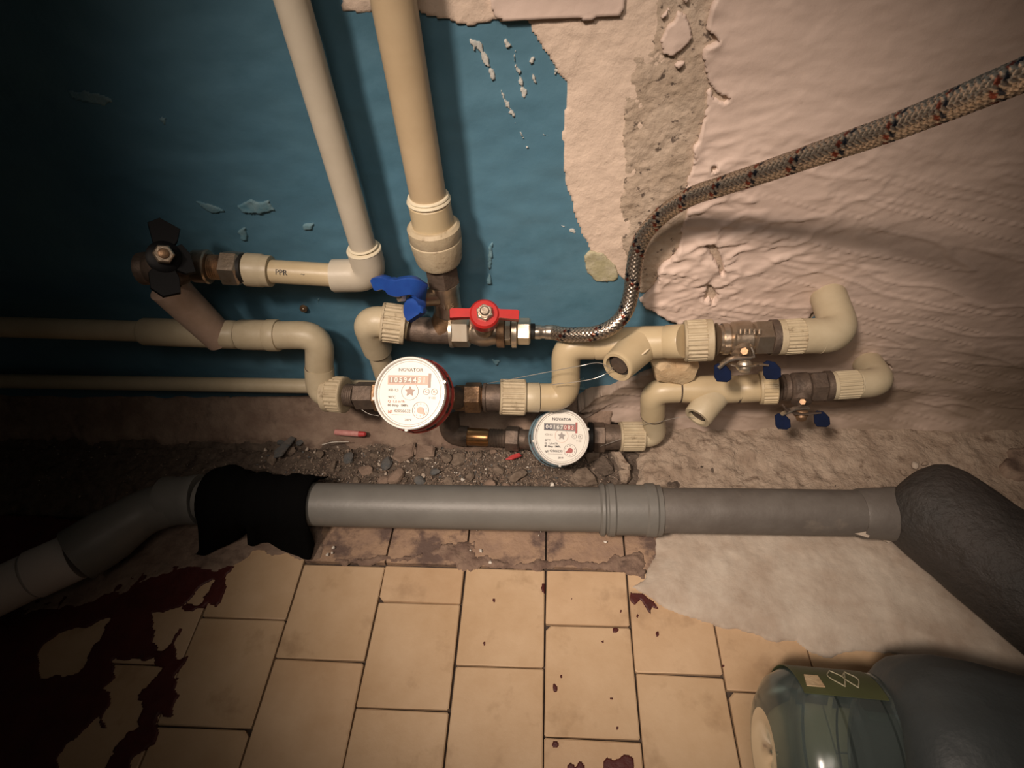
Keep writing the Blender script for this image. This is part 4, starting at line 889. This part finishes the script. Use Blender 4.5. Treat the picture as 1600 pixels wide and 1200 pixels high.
# ---------------- grey drain
dz = .052
t = thing('drain_pipe', 'grey plastic drain pipe lying along the floor in front of the rubble', 'pipe', px(700, 800, Z=dz) - Vector((0, 0, dz)))
e0 = px(318, 780, Z=dz); e1 = px(500, 788, Z=dz); e2 = px(700, 792, Z=dz); e3 = px(940, 796, Z=dz); e4 = px(1030, 797, Z=dz); e5 = px(1390, 802, Z=dz)
part('pipe', MB().tube([e0, e1, e2, e3 + Xv * .01], .0255, 44), M_grey, t)
dd = (e4 - e3)
L_ = dd.length
part('socket', MB().lathe(e3 - dd.normalized() * .003, dd, [(0, .024), (0, .0275), (.002, .0300), (.005, .0302), (.007, .0282), (.009, .0282), (.010, .0300), (.016, .0302), (.018, .0285), (L_ - .014, .0285), (L_ - .012, .0302), (L_ - .003, .0302), (L_ - .001, .0285), (L_ + .004, .0282), (L_ + .004, .024)], seg=48), M_grey, t)
part('pipe', MB().tube([e4, e5], .0255, 44), M_grey2, t, label='dusty brown-grey stretch of pipe')
part('mortar_streak', MB().ribbon([px(1330, 818, Z=.058), px(1340, 828, Z=.055), px(1358, 836, Z=.052)], [.006, .010, .006], .003, (0, .5, .7)), M_cement, t)
part('end_socket', MB().lathe(px(1338, 802, Z=dz), e5 - e4, [(0, .024), (0, .0262), (.004, .0275), (.028, .0285), (.040, .0300), (.046, .0300), (.048, .0265)], seg=40), M_grey2, t, label='dented socket with mortar smears')
# left part: joint and branch toward the camera left
t = thing('drain_branch', 'grey drain branch with white pipe end slanting to the left edge', 'pipe', px(170, 840, Z=dz) - Vector((0, 0, dz)))
h0 = px(285, 782, Z=dz); h1 = px(228, 800, Z=dz); h2 = px(120, 868, Z=dz); h3 = px(48, 900, Z=dz); h4 = px(-90, 965, Z=dz)
part('socket', MB().lathe(px(314, 780, Z=dz), h0 - px(314, 780, Z=dz), [(0, .0302), (.010, .0302), (.012, .0292), (.030, .0290), (.036, .0302), (.044, .0302), (.044, .02)], seg=40), M_grey, t)
part('pipe', MB().tube(smooth([h0 + Xv * .01, h0, h1, h1.lerp(h2, .5), h2], 5), [.0270] * 11 + [.0275, .028, .029, .030, .0318, .0322, .0325, .0325, .0325, .0325], 40), M_grey, t)
part('white_sleeve', MB().lathe(h2 + (h3 - h2) * .0, h3 - h2, [(0, .026), (0, .0278), ((h3 - h2).length - .004, .0278), ((h3 - h2).length - .002, .0260), ((h3 - h2).length, .0245)], seg=40), M_wpipe, t, label='white sleeve')
part('white_pipe', MB().tube([h3, h4], .0262, 36), M_wpipe, t, label='white pipe')
# cast iron pipe
i0 = px(1476, 812, Z=.060); i1 = px(1612, 916, Z=.066); dI = (i1 - i0).normalized()
t = thing('cast_iron_pipe', 'thick dark cast iron soil pipe at the right edge', 'pipe', i0 - Vector((0, 0, .062)))
mbI = MB(); L_ = .42; n = 40; pr_ = [(-.050, .010), (-.048, .030), (-.042, .042), (-.034, .049), (-.018, .0535), (.0, .0545), (.02, .0545), (.03, .054)] + [(.05 + k * .03, .055) for k in range(10)]
part('pipe_barrel', MB().lathe(i0, dI, pr_, seg=52), M_iron, t)
part('branch_neck', MB().tube([e5 + Xv * .003, e5 + Xv * .02, i0 + dI * .01], [.0260, .031, .042], 40), M_iron, t)
mbm_ = []
for k, (x, y, s1_) in enumerate([(1412, 738, .0035), (1430, 727, .004), (1446, 724, .003), (1384, 840, .005), (1400, 838, .006), (1340, 770, .003), (1478, 738, .003)]):
    pk = px(x, y, Z=.02 if y > 800 else (.06 if y > 760 else .028)); part('mortar_lump', rock(pk, s1_ * 1.7, s1_, s1_ * .8, 400 + k), M_cement if k % 2 else M_mortar, t)

# ---------------- black rag over the pipe
t_hem = [(0.0, 866), (.06, 868), (.14, 860), (.25, 850), (.34, 840), (.42, 828), (.425, 850), (.47, 852), (.53, 846), (.60, 846), (.70, 858), (.80, 866), (.90, 873), (.965, 874), (1.0, 852)]
def hem(s_):
    for (a, ya), (b, yb) in zip(t_hem[:-1], t_hem[1:]):
        if s_ <= b: return ya + (yb - ya) * (s_ - a) / (b - a)
    return t_hem[-1][1]
ny, nx_ = 26, 60; Rr = []; C0 = px(334, 781, Z=dz); C1 = px(494, 788, Z=dz)
rows_ = []
for i in range(nx_ + 1):
    s_ = i / nx_; c = C0.lerp(C1, s_); rr = .0325 + .0015 * math.sin(s_ * 17) + .001 * math.sin(s_ * 41 + 1)
    if s_ < .35: rr += .006 * math.sin((s_ / .35) * 3.14) + .002
    col_ = []
    hy = hem(s_); hx = 306 + 191 * s_
    if s_ > .85: hx -= 8 * (s_ - .85) / .15
    fz_ = .006; hp_ = px(hx, hy, Z=fz_)
    up_ext = .004 + .010 * max(0, (s_ - .86) / .14) ** 1.5 + .003 * math.sin(s_ * 30)
    back = c + Vector((0, rr + .004 + up_ext, -.022 + .012 * max(0, (s_ - .8) / .2)))
    if s_ < .22: back += Vector((0, -.013 * (1 - s_ / .22) ** 1.6, 0))
    col_.append(back)
    for k in range(13):
        a = math.radians(15 + k * 12.5); col_.append(c + Vector((0, rr * math.cos(a), rr * math.sin(a))))
    last = col_[-1]
    for k in range(1, 12):
        f_ = k / 11; p = last.lerp(hp_, f_); sag = -.010 * math.sin(f_ * 3.14) if last.z > .02 else 0
        p.z = max(last.z * (1 - f_) ** 1.5 + fz_ * (1 - (1 - f_) ** 1.5), fz_) ; p.z += .0025 * math.sin(s_ * 23 + f_ * 5) * f_ * (1 - f_) * 3
        col_.append(p)
    rows_.append(col_)
W_ = len(rows_[0]); mb = MB(); top = [p for r_ in rows_ for p in r_]; lowr = [p - Vector((0, 0, .0015)) for p in top]; nT = len(top)
fs = []
for i in range(nx_):
    for j in range(W_ - 1):
        a = i * W_ + j; fs.append([a, a + 1, a + W_ + 1, a + W_])
mb.add(top, fs)
o = single('black_cloth', mb, M_rag, 'jet black cloth draped over the drain pipe at the left', 'cloth', sharp=None, loc=C0.lerp(C1, .5) - Vector((0, 0, dz)))
md = o.modifiers.new('thickness', 'SOLIDIFY'); md.thickness = .0016; md.offset = 1

# ---------------- rubble
def zg(x, y):
    u = np.array([x]); v = np.array([y]); return float(dirt_h(u, v, u)[0])
gm = MB(); rr_ = random.Random(3)
def shard(mb, c, s, r_):
    n_ = Vector((r_.gauss(0, 1), r_.gauss(0, 1), r_.gauss(0, 1))); R_ = Matrix.Rotation(r_.uniform(0, 6.28), 4, n_.normalized() if n_.length else 'X')
    vs = [Vector((r_.uniform(.6, 1), 0, 0)), Vector((-r_.uniform(.2, .6), r_.uniform(.4, .9), 0)), Vector((-r_.uniform(.2, .8), -r_.uniform(.3, .8), 0)), Vector((0, 0, r_.uniform(.3, .7))), Vector((.1, .1, -r_.uniform(.2, .6)))]
    mb.add([Vector(c) + (R_ @ v) * s for v in vs], [[0, 1, 3], [1, 2, 3], [2, 0, 3], [1, 0, 4], [2, 1, 4], [0, 2, 4]])
for nm, m_, N_, smin, smax in (('gravel', M_chipw, 110, .0009, .0024), ('gravel', M_chunk, 2400, .0012, .004), ('gravel', M_foot, 900, .001, .0035), ('gravel', M_chip, 700, .0007, .0026), ('gravel', M_chunkb, 300, .001, .0035)):
    mb = MB()
    for _ in range(N_):
        x = rr_.triangular(-.42, .105, -.05); y = rr_.uniform(.368, .452) if nm == 'gravel' else 0
        if rr_.random() < .08: x = rr_.uniform(-.9, .1)
        shard(mb, (x, y, zg(x, y) + .001), rr_.uniform(smin, smax), rr_)
    part(nm, mb, m_, dirt, 20, kind='stuff')
ORD = ['leftmost'] + [w_ + ' from the left' for w_ in 'second third fourth fifth sixth seventh eighth ninth tenth eleventh twelfth thirteenth fourteenth fifteenth sixteenth seventeenth eighteenth nineteenth twentieth'.split()]
def srt2(L_): return sorted(L_, key=lambda q_: q_[0])
def crumb(x, y, s, m_, label, group, name='plaster_crumb', cat='debris', fl=.6):
    p = px(x, y, Z=.018); z = zg(p.x, p.y); p = px(x, y, Z=z + s * .3); sd_ = rr_.randint(0, 9999)
    mb = rock((p.x, p.y, p.z), s, s * rr_.uniform(.6, .9), s * fl, sd_, 1 if s < .006 else 2)
    return single(name, mb, m_, label, cat, group, sharp=22)
for i_, (x, y, s, m_) in enumerate(srt2([(697, 716, .010, M_chunk), (716, 718, .011, M_chunk), (700, 752, .008, M_chunk), (748, 712, .007, M_chunk), (735, 745, .008, M_chunk), (779, 734, .009, M_chunk), (680, 738, .008, M_chunkb), (810, 742, .015, M_chunk), (770, 706, .007, M_foot), (765, 757, .009, M_foot), (655, 752, .010, M_chunkb), (790, 760, .008, M_foot)])):
    crumb(x, y, s, m_, 'brown crumb in the rubble between the two meters, ' + ORD[i_], 'brown crumbs between the meters')
for i_, (x, y, s, m_) in enumerate(srt2([(570, 735, .012, M_foot), (545, 716, .010, M_chunkb), (585, 712, .008, M_chunk), (605, 724, .011, M_chunkb), (618, 744, .014, M_foot), (520, 728, .009, M_chunk), (640, 707, .012, M_foot), (600, 752, .010, M_foot), (556, 752, .008, M_chunk), (500, 710, .008, M_chunk), (470, 690, .008, M_chunkb), (455, 705, .009, M_chunk), (425, 718, .009, M_chunk), (440, 690, .007, M_chunkb)])):
    crumb(x, y, s, m_, 'dusky lump in the rubble below or left of the red meter, ' + ORD[i_], 'dusky lumps below the red meter')
for i_, (x, y, s) in enumerate(srt2([(713, 739, 4.2), (732, 743, 3.2), (723, 749, 6.5), (756, 714, 3.2), (759, 733, 3), (822, 739, 5), (824, 730, 3.5), (863, 757, 8), (689, 708, 3), (697, 700, 3), (724, 700, 3.5), (710, 713, 3.2), (696, 693, 3), (862, 735, 3), (895, 744, 4), (743, 752, 3)])):
    crumb(x, y, s * .00052, M_chipw, 'tiny whitish chip on the rubble between the meters, ' + ORD[i_], 'whitish chips near the meters', name='plaster_chip')
for i_, (x, y, s) in enumerate(srt2([(592, 726, 8), (590, 707, 5), (480, 702, 8), (492, 706, 6), (528, 697, 10), (566, 708, 5), (602, 728, 5), (619, 725, 5), (638, 721, 7), (661, 745, 12), (638, 738, 4), (675, 737, 5), (603, 740, 6), (616, 707, 5), (415, 703, 9), (448, 700, 5), (668, 715, 11), (654, 697, 7), (540, 730, 3), (685, 724, 4)])):
    crumb(x, y, s * .00052, M_chip, 'pale plaster flake in the rubble around the red meter, ' + ORD[i_], 'pale flakes left of the blue meter', name='plaster_flake')
# larger pieces that stand out
def chunk_poly(name, label, pts, Z, h_, m_, cat='debris', sharp=25):
    P3 = [px(x, y, Z=Z) for x, y in pts]; c = sum(P3, Vector()) / len(P3)
    R = [[c + (p - c) * .9 + Vector((0, 0, -h_)) for p in P3], [c + (p - c) * 1.0 + Vector((0, 0, h_ * .3 * math.sin(i * 1.7))) for i, p in enumerate(P3)], [c + (p - c) * .82 + Vector((0, 0, h_ * .5 + h_ * .3 * math.sin(i * 2.3))) for i, p in enumerate(P3)]]
    return single(name, MB().rings(R), m_, label, cat, sharp=sharp)
chunk_poly('plaster_piece', 'long greenish-grey plaster piece beside the mortar bed', [(955, 706), (968, 708), (980, 722), (986, 732), (982, 736), (970, 732), (962, 718)], .028, .008, M_mortar)
chunk_poly('plaster_piece', 'small square plaster piece by the drain pipe socket', [(966, 736), (984, 736), (986, 746), (980, 752), (970, 750)], .026, .007, M_mortar)
chunk_poly('plaster_piece', 'flat wedge of plaster under the right edge of the blue meter', [(914, 712), (930, 703), (940, 706), (936, 714), (918, 722)], .024, .007, M_chunk)
chunk_poly('plaster_piece', 'rounded brown lump in front of the blue meter by the drain pipe', [(900, 734), (916, 732), (932, 744), (934, 754), (915, 760), (898, 758), (890, 748)], .020, .010, M_chunk)
chunk_poly('plaster_piece', 'dark brown clod right of the blue meter', [(925, 722), (942, 712), (958, 722), (960, 738), (945, 744), (930, 738)], .018, .008, M_dirt)
chunk_poly('plaster_piece', 'brown flat slab below the red meter', [(618, 700), (650, 692), (645, 712), (625, 722), (612, 716)], .022, .006, M_foot)
chunk_poly('plaster_piece', 'brown pointed slab below the right side of the red meter', [(652, 694), (680, 700), (678, 712), (648, 716)], .022, .006, M_foot)
def stick(name, label, a, b_, r_, m_, cat):
    return single(name, MB().lathe(a, b_ - a, [(0, r_ * .6), (.001, r_), ((b_ - a).length - .001, r_), ((b_ - a).length, r_ * .5)], seg=14), m_, label, cat)
o_ = stick('plastic_scrap', 'pink banded stub lying below the red meter, its tip dark red', px(523, 675, Z=.040), px(562, 678, Z=.040), .0040, M_scrapp, 'scrap')
part('red_tip', MB().lathe(px(561, 678, Z=.040) - ORG[o_] * 0, Xv, [(0, .0040), (.008, .0034), (.010, .001)], seg=14), M_scrapr, o_, label='dark red tip')
chunk_poly('plastic_scrap', 'small bright red scrap in the rubble left of the blue meter', [(789, 718), (800, 711), (812, 707), (815, 712), (800, 718)], .026, .002, M_scrapr, 'scrap')
chunk_poly('paint_flake', 'blue-grey paint flake standing in the rubble left of the black cloth corner', [(428, 705), (455, 682), (462, 684), (440, 712), (428, 716)], .028, .003, M_chunkb, 'debris')
single('straw', MB().tube(smooth([px(503, 695, Z=.034), px(520, 691, Z=.036), px(545, 690, Z=.034)], 5), .0006, 6), M_chipw, 'thin pale straw lying on the rubble left of the red meter', 'straw')
for k, (x, y, s) in enumerate(srt2([(751, 861, 3.4), (745, 828, 2), (735, 860, 2), (766, 879, 3.5), (845, 831, 1.7), (842, 837, 1.5), (521, 856, 3.4), (512, 867, 3.2), (519, 864, 2.4), (946, 847, 3.4)])):
    p = px(x, y, Z=.003); single('plaster_chip', rock((p.x, p.y, .0035), s * .0008, s * .0007, s * .0006, 900 + k, 1), M_chipw, 'whitish speck on the grimy cut tiles before the drain pipe, ' + ORD[k], 'debris', group='whitish specks on the grimy tiles', sharp=22)

# ---------------- bottle at the lower right
R0 = .066
yaw = Vector((1, -.05, 0)).normalized(); ax0 = Vector((.174, .104, R0 + .0025))
t = thing('water_bottle', 'large clear plastic bottle on the tiles, half covered by dark film', 'bottle', (ax0.x, ax0.y, .002))
pr_ = [(.0, .032), (.003, .045), (.011, .0575), (.026, R0), (.044, R0), (.048, R0 - .0035), (.054, R0 - .0035), (.058, R0), (.078, R0), (.081, R0 - .0022), (.085, R0 - .0022), (.088, R0), (.16, R0), (.20, R0 - .002)]
part('bottle_body', MB().lathe(ax0, yaw, pr_, seg=64, caps=False), M_pet, t)
part('bottle_base', MB().lathe(ax0, yaw, [(.012, .001), (.004, .010), (.001, .024), (.0, .032)], seg=48, caps=False), M_pet, t)
def arcband(x0, x1, r_, a0_, a1_, m_, nm, par, lab=None):
    u_ = Vector((0, 0, 1)); w2 = yaw.cross(u_); R = []
    for k in range(25):
        a = math.radians(a0_ + (a1_ - a0_) * k / 24); R.append([ax0 + yaw * x + (u_ * math.cos(a) + w2 * math.sin(a)) * rr for x, rr in ((x0, r_), (x1, r_), (x1, r_ - .0006), (x0, r_ - .0006))])
    return part(nm, MB().rings(R), m_, par, label=lab)
lb = arcband(.022, .085, R0 + .0008, -98, -28, M_labelo, 'label', t, 'olive label with a pale leaf-like mark')
def onb(x, a, rr=R0 + .0018):
    a = math.radians(a); u_ = Vector((0, 0, 1)); w2 = yaw.cross(u_); return ax0 + yaw * x + (u_ * math.cos(a) + w2 * math.sin(a)) * rr
for (p0_, p1_, p2_) in (((.056, -36), (.060, -46), (.054, -56)), ((.054, -56), (.048, -46), (.056, -36)), ((.066, -36), (.071, -46), (.066, -56)), ((.066, -56), (.060, -46), (.066, -36)), ((.0565, -37), (.0600, -44), (.0655, -55))):
    part('leaf_mark', MB().tube(smooth([onb(*p0_), onb(*p1_), onb(*p2_)], 5), .0005, 6), M_olive, lb)
part('label_stamp', MB().rings([[onb(.026, -34), onb(.040, -34), onb(.040, -46), onb(.029, -46)], [onb(.026, -34, R0 + .001), onb(.040, -34, R0 + .001), onb(.040, -46, R0 + .001), onb(.029, -46, R0 + .001)]]), M_stone, lb, label='small pale tan square')
cy_ = Vector((1, -.22, .0)).normalized(); cx_ = Vector((.258, .106, .084)); w2 = cy_.cross(Vector((0, 0, 1))); R = []
for k, (x, r_) in enumerate([(.000, .050), (.001, .058), (.006, .0655), (.014, .0725), (.026, .0775), (.04, .080)] + [(.055 + .012 * i, .0805) for i in range(13)] + [(.212, .070), (.216, .04)]):
    ring = []
    for j in range(96):
        a = 2 * math.pi * j / 96
        nz_ = float(fbm(np.array([x * 1.0 + .3]), np.array([math.cos(a) * .12 + math.sin(a) * .05]), .06, .03, 66, 3)[0]) * .0022
        zlo = math.cos(a)
        p = cx_ + cy_ * x + (Vector((0, 0, 1)) * math.cos(a) + w2 * math.sin(a)) * (r_ + nz_ - (.001 if k == 0 else 0))
        p.z = max(p.z, .0022); ring.append(p)
    R.append(ring)
part('film_cover', MB().rings(R, caps=False), M_cover, t, 60, label='dark grey film pulled over the bottle')
